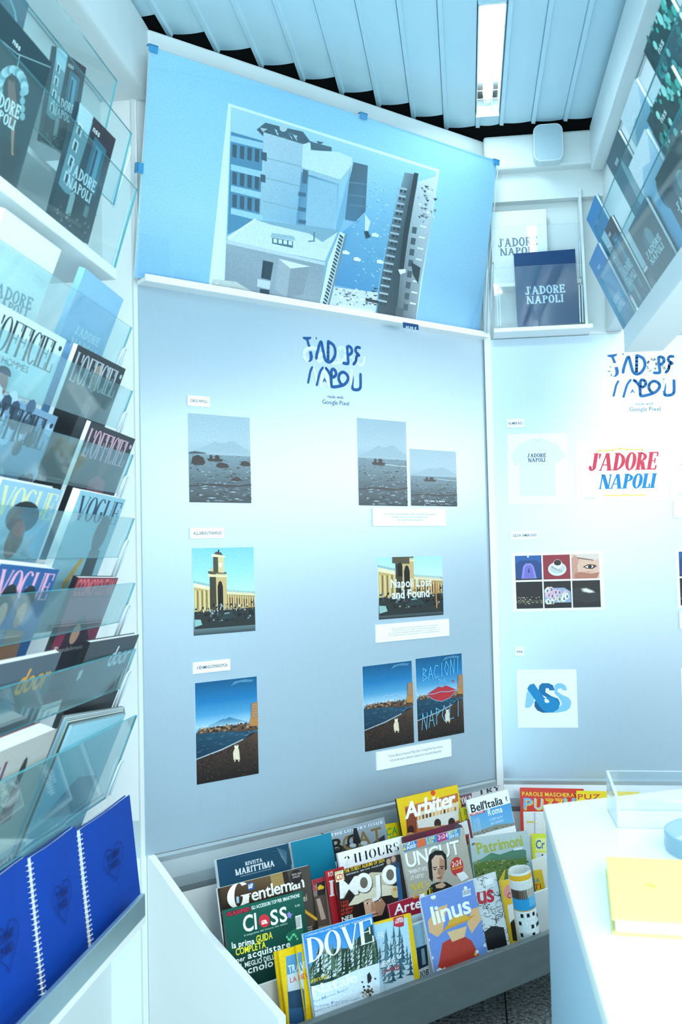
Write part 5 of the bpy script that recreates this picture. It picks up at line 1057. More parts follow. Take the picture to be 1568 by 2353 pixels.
bm('red puzzle magazine with colourful letters half hidden by the counter', (1195, 1810), (1342, 1813), .10, '#dd3b2c', a_puz, .006)
bm('yellow puzzle magazine with red letters peeping out above the counter', (1325, 1817), (1470, 1820), .135, '#f4d420', lambda c: (c.rect(0, 0, 1, 1, '#f4d420'), xt(c, C5, 'PUZ', (765, 290), (940, 292), (765, 250), '#d8402f', BOLD)))
def a_cr(c):
    c.rect(0, 0, 1, 1, '#e6ea3a'); c.X(C5((440, 590), (640, 590), (640, 690), (440, 690)), '#f0f2a0'); xt(c, C5, 'Cr', (442, 668), (510, 668), (442, 605), '#1d5fa8', BOLD); c.X(C5((436, 700), (640, 700), (640, 990), (440, 990)), '#f3f4f1')
    for x, y in ((492, 718), (444, 755), (476, 772), (460, 790), (492, 808), (480, 830), (496, 866)): c.X(C5((x-6, y-5), (x+6, y-5), (x+6, y+6), (x-6, y+6)), '#17191b')
bm('lime yellow crossword magazine beside the hillside cover', (1222, 1916), (1350, 1917), .20, '#e6ea3a', a_cr)
bm('white and yellow magazine edge between the hillside and lime covers', (1196, 1919), (1235, 1917), .175, '#eef0e8', lambda c: (c.rect(0, 0, 1, 1, '#eef0e8'), c.X(C5((370, 740), (425, 735), (430, 900), (380, 910)), '#f4e02a'), c.X(C5((372, 785), (400, 783), (400, 800), (372, 804)), '#c8402c')))
bm('yellow magazine with blue and red capitals right of the rolled one', (1206, 2003), (1246, 1998), .33, '#f3c22e', lambda c: (c.rect(0, 0, 1, 1, '#f3c22e'), xt(c, C5, 'BA', (420, 932), (470, 926), (418, 900), '#2f86c4', BOLD), xt(c, C5, 'TI', (430, 985), (482, 978), (428, 945), '#d9392c', BOLD), c.X(C5((438, 1010), (500, 1000), (500, 1140), (450, 1150)), '#e7ece4'), c.X(C5((442, 1040), (465, 1030), (480, 1140), (460, 1150)), '#7c9a58')))
bm('green and white magazine edge next to the white counter', (1246, 2042), (1330, 2041), .37, '#5fae3f', lambda c: (c.rect(0, 0, 1, 1, '#5fae3f'), c.X(C5((498, 1000), (600, 1000), (600, 1110), (500, 1115)), '#c9e25a'), c.X(C5((500, 1120), (600, 1120), (600, 1400), (504, 1400)), '#eef3ea')))

# ---------------------------------------------------------------- glass magazine rack on the left wall
YE, XP = 1.925, -.66
LE = .40; BE = math.atan(LE)
NL = Vector((math.cos(BE), 0, -math.sin(BE))); UL = Vector((math.sin(BE), 0, math.cos(BE)))
ZT = [1.687, 1.558, 1.429, 1.301, 1.172, 1.041, .910]
lr = empty('glass_rack', 'wall rack of seven tilted glass panes filled with magazines on the left', 'magazine rack', Matrix.Translation((XW+.1, 1.2, .51)))
def lp(b, name, m, par=None):
    o = b.build(name, m, par or lr); o.matrix_parent_inverse = lr.matrix_world.inverted() if par is None else Matrix.Identity(4); return o
for i, z in enumerate(ZT):
    p = Vector((XP, 0, z)); hh = .083 if i < 6 else .175
    q = lambda y, t: Vector((p.x, y, p.z))-UL*t
    b = MB(); b.sheet([q(.25, hh), q(YE, hh), q(YE, 0), q(.25, 0)], .004, 0, 1); pane = lp(b, 'glass_pane', [GLASS, EDGE])
    # bent acrylic loop at the end of the pane
    b = MB(); y0, y1 = YE-.016, YE+.004; pts = []
    a0, a1 = (.052, .125) if i < 6 else (.10, .17)
    for k in range(7): t = math.pi*k/6; pts.append(q((y0+y1)/2-math.cos(t)*(y1-y0)/2, a0-math.sin(t)*.008)+NL*.004)
    pts = [q(y0, a1)+NL*.002]+pts+[q(y1, a1)+NL*.002]
    b.tube(pts, .0022, 6); smooth(lp(b, 'end_loop', CEDGE, pane))
    zf = z-.212
    xb = XP-LE*.212
    b = MB(); b.box((xb-.035, .25, zf-.004), (xb-.004, YE, zf)); lp(b, 'pocket_floor', GLASS)
b = MB(); b.box((XP-.004, .2, .513), (XP+.006, 1.94, .557)); bevel(lp(b, 'front_rail', RAIL), .0015)
b = MB(); b.box((XW+.001, .2, .500), (XP+.006, 1.94, .513)); lp(b, 'bottom_shelf', WHITE)
b = MB(); b.box((XW+.002, .2, .5135), (XW+.03, 1.93, .735)); lp(b, 'backboard', WHITE)
DY = Vector((0, 1, 0))
def rackmag(label, tier, tl, tr, bg, spine, art, t=.006, w=None, h=None, grp='magazines in the glass wall rack', cat='magazine', name='magazine', off=.008, mt=None):
    p = Vector((XP-off, 0, ZT[tier]))
    TR = hit(tr, NL, p) if tr else None; TL = hit(tl, NL, p) if tl else TR-DY*w
    if TR is None: TR = TL+DY*w
    zf = ZT[tier]-.2115
    hh = h or (min(TL.z, TR.z)-zf-.002)/math.cos(BE)
    return magazine(name, label, cat, TL, TR, NL, hh, t, bg, spine, art, grp, mt)
D2 = QQ(0, 650, .2551); D3 = QQ(0, 1150, .2762); D1 = QQ(0, 0, .2974)
JA = lambda c, q, bl, br, tl, bl2, br2, tl2, col, f=None: (xt(c, q, "J'ADORE", bl, br, tl, col, f or SLAB), xt(c, q, 'NAPOLI', bl2, br2, tl2, col, f or SLAB))
BK = 'souvenir books in the glass racks'
rackmag('white book with teal serif lettering in the top pocket of the left rack', 0, None, (141, 575), '#dfe9ea', '#dfe9ea', lambda c: (c.rect(0, 0, 1, 1, '#e2ebec'), JA(c, D2, (-120, 80), (275, 250), (-90, -40), (-90, 200), (225, 330), (-60, 105), '#2f7f95')), .012, .2, grp=BK, cat='book', name='book')
rackmag('pale blue book with white serif lettering in the top pocket of the left rack', 0, (197, 617), (284, 688), '#8fc0e6', '#8fc0e6', lambda c: (c.rect(0, 0, 1, 1, '#86bbe4'), JA(c, D2, (665, 455), (880, 580), (690, 375), (625, 560), (850, 690), (650, 480), '#cfe6f6')), .012, grp=BK, cat='book', name='book')
def officiel(bg, col, fig=None, x=None):
    def art(c):
        c.rect(0, 0, 1, 1, bg)
        if fig: fig(c)
        c.text("L'OFFICIEL", .04, .76, .93, .96, col, DIDO, 0, .03); c.text("L'OFFICIEL", .045, .76, .935, .96, col, DIDO, 0, .03)
        if x: c.text(x, .3, .7, .65, .74, col, SANS)
        c.ell(.955, .93, .025, .018, col, 10)
    return art
def bust(c):
    c.P([(.05, .1), (.05, .3), (.25, .42), (.36, .45), (.42, .45), (.55, .4), (.62, .25), (.6, .1)], '#eef3f3'); c.P([(.25, .42), (.3, .1), (.42, .1), (.44, .44)], '#25454f'); c.P([(.05, .3), (.25, .42), (.3, .15), (.1, .1)], '#274049'); c.P([(.55, .4), (.62, .25), (.6, .1), (.48, .12)], '#31505a')
    c.ell(.37, .56, .1, .115, '#b98f78'); c.P([(.32, .48), (.42, .48), (.44, .42), (.37, .4), (.3, .43)], '#a67d68'); c.ell(.37, .64, .1, .05, '#3a2c26', 14, 0, 180); c.P([(.33, .575), (.36, .58), (.36, .57), (.33, .567)], '#33251f'); c.P([(.39, .58), (.42, .575), (.42, .567), (.39, .57)], '#33251f'); c.P([(.345, .505), (.4, .505), (.39, .515), (.355, .515)], '#8a5a4d')
    c.text('JOSEPH', .7, .5, .92, .535, '#4f9aa6', SANS); c.text('QUINN', .72, .45, .9, .485, '#4f9aa6', SANS); c.text('U', .5, .24, .58, .32, '#274049', SLAB)
rackmag('white fashion magazine with black condensed title and a man in a collegiate jacket', 1, (-12, 690), (153, 781), '#c9e4ea', '#e9f1f2', officiel('#c4e2e9', '#15181c', bust, 'HOMMES'), .008)
rackmag('black fashion magazine with silver title in the second glass pocket', 1, (180, 792), (289, 848), '#17191d', '#e3e8ea', officiel('#15181c', '#aeb9c0', lambda c: (c.ell(.5, .84, .1, .1, '#8d7c6f'), c.P([(.45, .7), (.58, .72), (.6, .2), (.4, .2)], '#4d565c'))), .008)
rackmag('fashion magazine with white pages and blue mottled cover in the third pocket', 2, (-45, 885), (133, 958), '#5b7f9a', '#e8eef0', officiel('#6f93ae', '#16222c', lambda c: ([c.ell(random.random(), random.random(), .06, .05, random.choice(['#3d5a72', '#9fc0da', '#2c4254', '#7fa6c4']), 8) for k in range(70)], c.ell(.35, .5, .2, .2, '#6b5a4e'))), .008)
rackmag('black fashion magazine with pink title in the third glass pocket', 2, (210, 969), (311, 1009), '#1c1a1e', '#e6e9ea', officiel('#1f1c20', '#d3a5b5', lambda c: (c.ell(.55, .72, .08, .07, '#5d3d33'), c.P([(.35, .6), (.5, .66), (.7, .62), (.8, .35), (.6, .3), (.5, .05), (.38, .05), (.45, .4)], '#a04a58'), c.P([(.46, .5), (.62, .5), (.6, .38), (.48, .38)], '#d9b3c4'))), .008)
def vogue(bg, col, fig=None):
    def art(c):
        c.rect(0, 0, 1, 1, bg)
        c.text('VOGUE', .05, .80, .95, .97, col, DIDO, 0, .02); c.text('VOGUE', .06, .80, .96, .97, col, DIDO, 0, .02)
        if fig: fig(c)
    return art
rackmag('pale blue fashion magazine with cream title and dark curly hair', 3, (6, 1101), (144, 1127), '#8db4c9', '#e9eff1', vogue('#8fb6cd', '#d5dca6', lambda c: (c.ell(.5, .8, .26, .1, '#1c1614'), c.ell(.5, .66, .13, .12, '#6d4a3b'), c.P([(.1, .2), (.2, .45), (.45, .55), (.6, .5), (.9, .4), (.95, .1), (.1, .05)], '#8f9a3a'), c.P([(.3, .3), (.5, .5), (.6, .3)], '#b9b54a'))), .018)
rackmag('light teal fashion magazine with navy title beside the curly-haired cover', 3, (186, 1127), (289, 1148), '#8fc0cf', '#f0f2f2', vogue('#8cbccb', '#12304a', lambda c: (c.ell(.72, .72, .14, .14, '#2a3238'), c.P([(.6, .1), (.62, .6), (.85, .6), (.9, .1)], '#3d4a50'), c.P([(.3, .35), (.5, .55), (.56, .52), (.36, .3)], '#b7a35a'))), .014)
rackmag('deep blue fashion magazine with pink title in the fifth glass pocket', 4, (2, 1295), (136, 1309), '#1c4f86', '#eef1f2', vogue('#1c568f', '#e7a8c3', lambda c: (c.ell(.3, .78, .14, .11, '#15161a'), c.ell(.62, .78, .14, .11, '#17181c'), c.ell(.3, .7, .08, .08, '#c79c84'), c.ell(.62, .7, .08, .08, '#a87a62'), c.P([(.1, .1), (.15, .6), (.45, .62), (.5, .1)], '#6d7f86'), c.P([(.5, .1), (.5, .62), (.8, .6), (.9, .1)], '#8d6a50'))), .022)
def a_cos(c): c.rect(0, 0, 1, 1, '#8f3a52'); c.rect(0, .84, 1, 1, '#7b1f2c'); c.text('COSMOPOLITAN', .02, .86, .96, .99, '#e25a62', BOLD, 0, .02); c.P([(.1, .1), (.2, .6), (.5, .7), (.8, .5), (.9, .1)], '#3c3240'); c.ell(.42, .55, .1, .08, '#c9a08c'); c.text('Rosdahmeier', .05, .42, .8, .47, '#c9cfcb', SLAB)
rackmag('crimson magazine with red title in the fifth glass pocket', 4, (181, 1327), (272, 1328), '#8f3a52', '#26191d', a_cos, .010)
def door(bg, col): return lambda c: (c.grad([(0, '#15181c'), (.6, bg), (1, bg)]), c.text('door', .48, .80, .92, .93, col, DIDOB, .2, .02), c.P([(.05, .3), (.3, .62), (.5, .5), (.45, .1), (.05, .1)], '#2c3138'))
def door(bg, col):
    def art(c):
        c.grad([(0, '#15181c'), (.6, bg), (1, bg)]); c.text('door', .5, .78, .93, .93, col, BOLD, .25, .03); c.P([(.05, .3), (.3, .62), (.5, .5), (.45, .1), (.05, .1)], '#2c3138'); c.P([(.0, .72), (.06, .74), (.06, .8), (0, .79)], '#cfd8da')
    return art
rackmag('slate grey magazine with orange italic title in the sixth glass pocket', 5, (-40, 1535), (142, 1498), '#4b5560', '#e6eaec', door('#525d68', '#e8a13a'), .010)
rackmag('dark grey magazine with white italic title in the sixth glass pocket', 5, (208, 1476), (320, 1458), '#2b2e31', '#101113', door('#3a3d40', '#dbe8ef'), .010)
def a_bur(c): c.rect(0, 0, 1, 1, '#b9b5ae'); c.P([(.0, .0), (.14, 0), (.14, 1), (0, 1)], '#d7d3cd'); c.ell(.62, .8, .05, .09, '#3a2c28'); c.P([(.5, .5), (.58, .72), (.68, .72), (.75, .5)], '#8d6a70'); c.P([(.2, .6), (.24, .6), (.24, .9), (.2, .9)], '#6b3a58'); c.P([(.28, .6), (.32, .6), (.32, .92), (.28, .92)], '#6b3a58')
rackmag('thick magazine with burgundy spine in the lowest pocket of the left rack', 6, (-24, 1738), (131, 1674), '#b9b5ae', '#7b1d3a', a_bur, .03, off=.01)
cols = ['#aebfc6', '#5f6f6c', '#8fb4c2', '#3d4a48', '#a9bcae', '#7fb2c8']
for k in range(6):
    e = ['first', 'second', 'third', 'fourth', 'fifth', 'rearmost'][k]
    rackmag('thin magazine in the lowest left pocket, %s from the glass in the bundle of six' % e, 6, (158-k*3.2+8, 1668-k*4.4), (289-k*.5, 1640-k*3.2), cols[k], cols[(k+2) % 6], (lambda c: (c.grad([(0, '#6fb4cc'), (1, '#9fd0de')]), c.P([(.1, .3), (.5, .55), (.9, .5), (.9, .2)], '#4f8ca4'))) if k == 0 else None, .0042, off=.008+.0068*k)
# blue spiral notebooks on the bottom shelf
NBK = Vector((math.cos(.10), 0, math.sin(.10)))
def notebook(label, tl, tr, off):
    p = Vector((-.70-off, 0, .62)); TL, TR = hit(tl, NBK, p), hit(tr, NBK, p); zt = (TL.z+TR.z)/2; TL.z = TR.z = zt
    x = lambda P_: P_; h = (zt-.5145)/math.cos(.1)
    M, w = place(TL, TR, NBK, h); o = empty('spiral_notebook', label, 'notebook', M, 'blue spiral notebooks on the bottom shelf')
    BL = mat('blue_cover', '#063f9f', .55, noise=.12, nscale=18, spec=.2)
    # gently warped covers
    for nm, z0, m, th, ins in (('front_cover', 0, BL, .0012, 0), ('pages', -.0016, PAPER, .006, .002), ('back_cover', -.0084, BL, .0012, 0)):
        b = MB(); nx = 10
        def cf(u, v, z): return ((u-.5)*(w-ins*2)+.004, v*(h-ins)+.0, z+.004*math.sin(u*3.1+.4)*v*(1 if nm != 'pages' else .6)+(.006*max(0, u-.8)*v if nm == 'front_cover' else 0))
        for i in range(nx):
            for j in range(4):
                u0, u1, v0, v1 = i/nx, (i+1)/nx, j/4, (j+1)/4
                b.face([cf(u0, v0, z0), cf(u1, v0, z0), cf(u1, v1, z0), cf(u0, v1, z0)]); b.face([cf(u0, v1, z0-th), cf(u1, v1, z0-th), cf(u1, v0, z0-th), cf(u0, v0, z0-th)])
        for (ua, va), (ub, vb) in (((0, 0), (1, 0)), ((1, 0), (1, 1)), ((1, 1), (0, 1)), ((0, 1), (0, 0))): b.face([cf(ua, va, z0-th), cf(ub, vb, z0-th), cf(ub, vb, z0), cf(ua, va, z0)])
        pr = b.build(nm, m, o, fix=False)
        if nm == 'front_cover':
            c = Cv(M, w, h, .0052); cx, cy, s = .52, .56, .2
            hp = []
            for k in range(25):
                t = 2*math.pi*k/24; hp.append((cx+s*1.0*math.sin(t)**3, cy+s*.75*(13*math.cos(t)-5*math.cos(2*t)-2*math.cos(3*t)-math.cos(4*t))/14))
            c.brush(hp, .0014, '#021a5c'); c.text('TI AMO', cx-.12, cy+.02, cx+.12, cy+.08, '#021a5c', SLAB); c.text('PARIS', cx-.1, cy-.06, cx+.1, cy, '#021a5c', SLAB); c.build('heart_print', pr, PRINTM)
    b = MB(); n = int(h/.0085)
    for k in range(n):
        y = .006+k*.0085
        b.tube([(-w/2+.009*math.cos(a)-.001, y+.0012*math.sin(a), -.003+.0085*math.sin(a)) for a in [2*math.pi*j/9 for j in range(9)]], .0009, 4, cap=False)
    b.build('spiral_binding', SPIRAL, o); return o
notebook('blue spiral notebook with a heart print nearest the white corner', (181, 1890), (297, 1843), .0)
notebook('middle blue spiral notebook with a heart print on the bottom shelf', (67, 1968), (172, 1903), .004)
notebook('blue spiral notebook cut off by the left edge of the picture', (-90, 2065), (60, 1972), .008)
# strip of clear tape on the return wall
q = [hit(p, NB, (0, 2.3445, 0)) for p in ((306, 1972), (331, 1972), (323, 1886), (298, 1886))]
b = MB(); b.sheet(q, .0004); thing1(b, 'clear_tape', 'strip of clear tape stuck to the white corner beside the blue notebooks', 'tape', glass('tape_film', (.93, .95, .96), .12, .8, .2))

# ---------------------------------------------------------------- upper book tray on the left wall
YU = 1.85
ut = empty('book_tray', 'white upper wall tray with tilted glass panes for books on the left', 'book rack', Matrix.Translation((XW+.1, 1.2, 1.76)))
def up_(b, name, m): o = b.build(name, m, ut); o.matrix_parent_inverse = ut.matrix_world.inverted(); return o
b = MB(); b.box((XW+.001, .2, 1.764), (-.664, YU, 1.786)); bevel(up_(b, 'tray_board', WALLW), .002)
def uplane(x, z, le): be = math.atan(le); return Vector((x, 0, z)), Vector((math.cos(be), 0, -math.sin(be))), Vector((math.sin(be), 0, math.cos(be))), be
U1, U2, U3 = uplane(-.667, 1.787, .31), uplane(-.667, 1.912, .27), uplane(-.690, 2.03, .25)
for (p, n, u, be), z0, z1 in ((U1, 1.787, 1.94), (U2, 1.912, 2.052), (U3, 2.03, 2.16)):
    q = lambda y, z: Vector((p.x+(z-p.z)*math.tan(be), y, z))
    b = MB(); b.sheet([q(.2, z0), q(YU, z0), q(YU, z1), q(.2, z1)], .004, 0, 1); up_(b, 'glass_pane', [GLASS2, EDGE])
for z in (1.905, 2.022): b = MB(); b.box((XW+.001, .2, z-.012), (-.70, YU, z)); up_(b, 'shelf_step', WALLW)
for z0, z1 in ((1.79, 1.92), (1.915, 2.03)):
    b = MB(); b.tube([(-.675+.02*0, YU+.004, z0), (-.64, YU+.004, z1-.01), (-.638, YU+.010, z1), (-.64, YU+.016, z1-.01), (-.675, YU+.016, z0)], .0022, 6); up_(b, 'end_loop', CEDGE)
def ubook(label, U, off, tl, tr, zf, bg, art, w=None, t=.008):
    p = U[0]-Vector((off, 0, 0)); TR = hit(tr, U[1], p); TL = hit(tl, U[1], p) if tl else TR-DY*w
    return magazine('book', label, 'book', TL, TR, U[1], (min(TL.z, TR.z)-zf)/math.cos(U[3]), t, bg, bg, art, BK)
def a_fig(c):
    c.rect(0, 0, 1, 1, '#0f333d'); Q = lambda pts, col: c.X(D1(*pts), col)
    Q([(-100, 1000), (160, 1150), (100, 1440), (-100, 1300)], '#0a2028')
    c.xline(D1((0, 305), (130, 415), (390, 520)), .0012, '#8fb3b8'); c.xline(D1((150, 430), (125, 560)), .002, '#a9c4c6')
    for k in range(16):
        t = k/15*math.pi; x, y = 90-100*math.cos(t), 700-160*math.sin(t); c.xell((x*.2974, y*.2974), 9, 11, ['#9cc0c6', '#6f9aa3', '#b5d2d6'][k % 3])
    for y in (720, 780, 840, 900): c.xell((172*.2974, y*.2974), 6, 9, '#8db4bb')
    Q([(60, 620), (110, 610), (130, 850), (110, 1000), (60, 980)], '#7b5f55'); Q([(85, 980), (110, 1000), (100, 1180), (112, 1195), (85, 1200)], '#a9806c'); Q([(60, 600), (90, 560), (115, 600), (100, 640)], '#3a2a26')
    xt(c, D1, 'nss', (95, 330), (150, 395), (108, 290), '#cfe4e6', BOLD); JA(c, D1, (-120, 760), (140, 925), (-95, 650), (-120, 850), (105, 1010), (-100, 770), '#dcebec')
ubook('large dark teal book with a costumed figure at the upper left', U1, .006, None, (119, 146), 1.7875, '#0f333d', a_fig, .21)
def a_fac(K, base):
    def art(c):
        c.rect(0, 0, 1, 1, '#14303c'); Q = lambda pts, col: c.P(pts, col)
        Q([(0, .3), (.3, .25), (.38, .95), (.02, 1)], '#6d929c'); Q([(.05, .85), (.35, .8), (.36, 1), (0, 1)], '#a9cdd8')
        for k in range(4): Q([(.08, .35+k*.14), (.2, .34+k*.14), (.2, .43+k*.14), (.08, .44+k*.14)], '#dbe9ec'); Q([(.11, .35+k*.14), (.17, .345+k*.14), (.17, .42+k*.14), (.11, .425+k*.14)], '#14303c')
        Q([(.42, .7), (.95, .65), (1, 1), (.4, 1)], '#2a1a22'); Q([(.5, .45), (.85, .42), (.85, .85), (.5, .87)], '#2f6378'); Q([(.58, .48), (.76, .46), (.76, .8), (.58, .82)], '#5f9cb4'); Q([(.6, .5), (.66, .5), (.66, .78), (.6, .79)], '#173a4a')
        Q([(0, 0), (1, 0), (1, .28), (.6, .3), (0, .26)], '#1d2b30'); Q([(.3, .12), (.42, .12), (.42, .3), (.36, .34), (.3, .3)], '#93a9a6'); Q([(.7, .2), (.8, .2), (.8, .3), (.7, .3)], '#5d7a7c')
        random.seed(3)
        for k in range(30): x, y = random.random()*.9, random.random()*.14; Q([(x, y), (x+.05, y+.01), (x+.03, y+.03)], random.choice(['#4a5f62', '#0f1b20', '#7a8c8c']))
        c.text("J'ADORE", .12, .44, .82, .54, '#d6e6ea', SLAB); c.text('NAPOLI', .16, .33, .78, .42, '#d6e6ea', SLAB); c.text('nss', .42, .89, .6, .94, '#e3eef0', BOLD)
    return art
FAC = a_fac(None, 0)
ubook('dark street facade book standing in front at the right end of the upper tray', U1, .006, (183, 235), (266, 320), 1.7875, '#14303c', FAC)
ubook('dark street facade book on the step behind, higher in the upper tray', U2, .008, (130, 107), (198, 156), 1.9065, '#14303c', FAC)
ubook('dark blue book of which only the lower corner shows at the top left', U3, .008, None, (66, 10), 2.024, '#0d3a52', lambda c: (c.rect(0, 0, 1, 1, '#0f4660'), c.ell(.6, .5, .3, .3, '#7fb0b8'), c.ell(.66, .5, .2, .25, '#27596a')), .2)

# ---------------------------------------------------------------- hanging book rack at the upper right
YR, XR, ZR, LR = 2.32, .372, 1.722, .46
BR_ = math.atan(LR); NR = Vector((-math.cos(BR_), 0, -math.sin(BR_)))
hr = empty('hanging_book_rack', 'hanging glass book rack with a white bottom rail at the upper right', 'book rack', Matrix.Translation((.42, 1.4, 1.70)))
def hp(b, name, m): o = b.build(name, m, hr); o.matrix_parent_inverse = hr.matrix_world.inverted(); return o
b = MB(); b.box((XR-.004, .3, 1.667), (.454, YR+.004, 1.722)); bevel(hp(b, 'bottom_rail', WHITE), .002)
b = MB(); b.hexa([(XR+.06, YR+.004, 1.722), (.454, YR+.004, 1.722), (.454, YR+.004, 2.36), (XR-.06, YR+.004, 2.1)], [(XR+.06, YR, 1.722), (.454, YR, 1.722), (.454, YR, 2.36), (XR-.06, YR, 2.1)])
for k, (z0, z1, off) in enumerate(((1.723, 1.843, 0), (1.803, 1.957, .045))):
    q = lambda y, z: Vector((XR+off-(z-ZR)*LR, y, z))
    b = MB(); b.sheet([q(YR, z0), q(.3, z0), q(.3, z1), q(YR, z1)], .004, 0, 1); hp(b, 'glass_pane', [GLASS2, EDGE])
for z_, x_ in ((1.8015, .388),): b = MB(); b.box((x_, .3, z_-.008), (.4545, YR, z_)); hp(b, 'shelf_board', WALLW)
def rbook(label, off, tl, tr, zf, bg, art, t=.006):
    p = Vector((XR+off, 0, ZR)); TL, TR = hit(tl, NR, p), hit(tr, NR, p); z = (TL.z+TR.z)/2; TL = TL+Vector((-(z-TL.z)*LR, 0, z-TL.z)); TR = TR+Vector((-(z-TR.z)*LR, 0, z-TR.z))
    return magazine('book', label, 'book', TL, TR, NR, (z-zf)/math.cos(BR_), t, bg, bg, art, BK)
def a_sky(c):
    c.grad([(0, '#4f9ccf'), (.5, '#7db8de'), (1, '#cfe6f2')]); c.P([(0, .7), (.4, .85), (.7, .8), (1, .95), (1, 1), (0, 1)], '#e6f2f8')
    c.ell(.6, .52, .16, .14, '#1e3a4a', 9); c.P([(.56, .5), (.62, .5), (.66, .1), (.6, .1)], '#3a5a5c'); c.text('nss', .3, .85, .5, .9, '#f3f9fc', BOLD)
def a_blue(c): c.grad([(0, '#3f6f86'), (.4, '#3f93c9'), (1, '#2a86c6')]); c.text('nss', .35, .82, .55, .87, '#bfe0f2', BOLD); c.text("J'ADORE", .15, .36, .85, .44, '#cfe6f2', SLAB); c.text('NAPOLI', .18, .26, .82, .34, '#cfe6f2', SLAB)
def a_leaf(c):
    random.seed(31); c.rect(0, 0, 1, 1, '#153a33')
    for k in range(150):
        x, y = random.random(), random.random(); r = random.uniform(.02, .06); c.ell(x, y, r, r*.8, random.choice(['#4fc0b0', '#7fd9cc', '#1f6a5c', '#a9ebe0', '#2d8a7a', '#0d2b26']), 7)
    c.ell(.5, .42, .24, .2, '#bff2ea', 14); c.ell(.5, .42, .13, .11, '#e6fbf7', 12); c.text('nss', .3, .84, .5, .89, '#e6f7f4', BOLD)
def a_drk(c): c.rect(0, 0, 1, 1, '#0d181d'); c.ell(.5, .55, .22, .2, '#3f585f'); c.ell(.55, .6, .12, .14, '#7d9297'); c.text("J'ADORE", .14, .4, .86, .5, '#dbe9ec', SLAB); c.text('NAPOLI', .18, .28, .82, .38, '#dbe9ec', SLAB)
def a_gry(c): c.grad([(0, '#3f5357'), (1, '#4a5c60')]); c.P([(.4, .3), (.5, .8), (.6, .85), (.72, .6), (.66, .2)], '#9fb4b6'); c.text('nss', .3, .86, .5, .91, '#e3eef0', BOLD); c.text("J'ADORE", .2, .3, .9, .39, '#dbe9ec', SLAB); c.text('NAPOLI', .24, .2, .86, .28, '#dbe9ec', SLAB)
O1, O2, O3 = .053, .017, .006; Z1, Z2, Z3 = 1.802, 1.7235, 1.7235
rbook('bright blue book at the far end of the hanging rack, top row', O1, (1348, 503), (1369, 449), Z1, '#2f86c2', a_blue)
rbook('grey book with a pale statue in the top row of the hanging rack', O1, (1394, 373), (1420, 299), Z1, '#465a5e', a_gry)
rbook('sky blue book with a dark flower in the top row of the hanging rack', O1, (1427, 272), (1460, 181), Z1, '#8fc3e0', a_sky)
rbook('turquoise leafy book at the top of the hanging rack by the right edge', O1, (1480, 118), (1530, -22), Z1, '#1f6a5c', a_leaf)
rbook('bright blue book at the far end of the hanging rack, second row', O2, (1353, 604), (1375, 560), Z2, '#2f86c2', a_blue)
rbook('dark street facade book in the second row of the hanging rack', O2, (1382, 545), (1405, 498), Z2, '#14303c', FAC)
rbook('sky blue book with a dark flower in the second row of the hanging rack', O2, (1445, 384), (1483, 296), Z2, '#8fc3e0', a_sky)
rbook('turquoise leafy book in the second row of the hanging rack', O2, (1487, 277), (1540, 150), Z2, '#1f6a5c', a_leaf)
rbook('black book with white serif lettering low in the hanging rack', O3, (1445, 530), (1482, 453), Z3, '#121c20', a_drk)
rbook('dark book with a large white title near the right edge of the hanging rack', O3, (1506, 412), (1562, 298), Z3, '#1c2a30', a_drk)

# ---------------------------------------------------------------- book niche above the right panel
ni = empty('book_niche', 'small white wall niche with glass fronts above the right panel', 'shelf', Matrix.Translation((.23, YB-.06, 1.899)))
def np_(b, name, m): o = b.build(name, m, ni); o.matrix_parent_inverse = ni.matrix_world.inverted(); return o
b = MB(); b.box((.100, YB-.10, 1.899), (.400, YB+.011, 1.911)); np_(b, 'lower_ledge', WHITE)
b = MB(); b.box((.100, YB-.055, 2.052), (.376, YB+.011, 2.064)); np_(b, 'upper_ledge', WHITE)
b = MB(); b.hexa([(.378, YB-.10, 1.911), (.386, YB-.10, 1.911), (.386, YB-.03, 2.36), (.378, YB-.03, 2.36)], [(.378, YB+.011, 1.911), (.386, YB+.011, 1.911), (.386, YB+.011, 2.36), (.378, YB+.011, 2.36)]); np_(b, 'side_board', WALLW)
for z0, z1, y0, y1 in ((1.912, 2.10, .098, .104), (2.065, 2.235, .052, .075)):
    b = MB(); b.sheet([(.104, YB-y0, z0), (.374, YB-y0, z0), (.374, YB-y1, z1), (.104, YB-y1, z1)], .003, 0, 1); np_(b, 'glass_pane', [CLEAR, CEDGE])
for xx_, z0, z1 in ((.362, 1.915, 2.03), (.112, 1.915, 2.03), (.365, 2.068, 2.18)):
    b = MB(); y = YB-.106 if z0 < 2 else YB-.066
    b.tube([(xx_, y, z0), (xx_, y, z1), (xx_+.004, y, z1+.005), (xx_+.008, y, z1), (xx_+.008, y, z0)], .0016, 6); np_(b, 'end_loop', CEDGE)
def nbook(label, tl, tr, n, zf, bg, art, a):
    return lm(label, tl, tr, n, bg, bg, art, .008, zf-.004, NB, hb, a, 'book', BK, 'book')
nbook('white book with blue-grey serif lettering in the niche, behind the navy one', (1128, 488), (1255, 480), .018, 2.066, '#eef4f7', lambda c: (c.rect(0, 0, 1, 1, '#f0f6f9'), c.xtext("J'ADORE", (1145, 569), (1236, 563), (1144, 549), '#4a6c88', SLAB), c.xtext('NAPOLI', (1150, 588), (1233, 583), (1149, 571), '#4a6c88', SLAB)), math.radians(3))
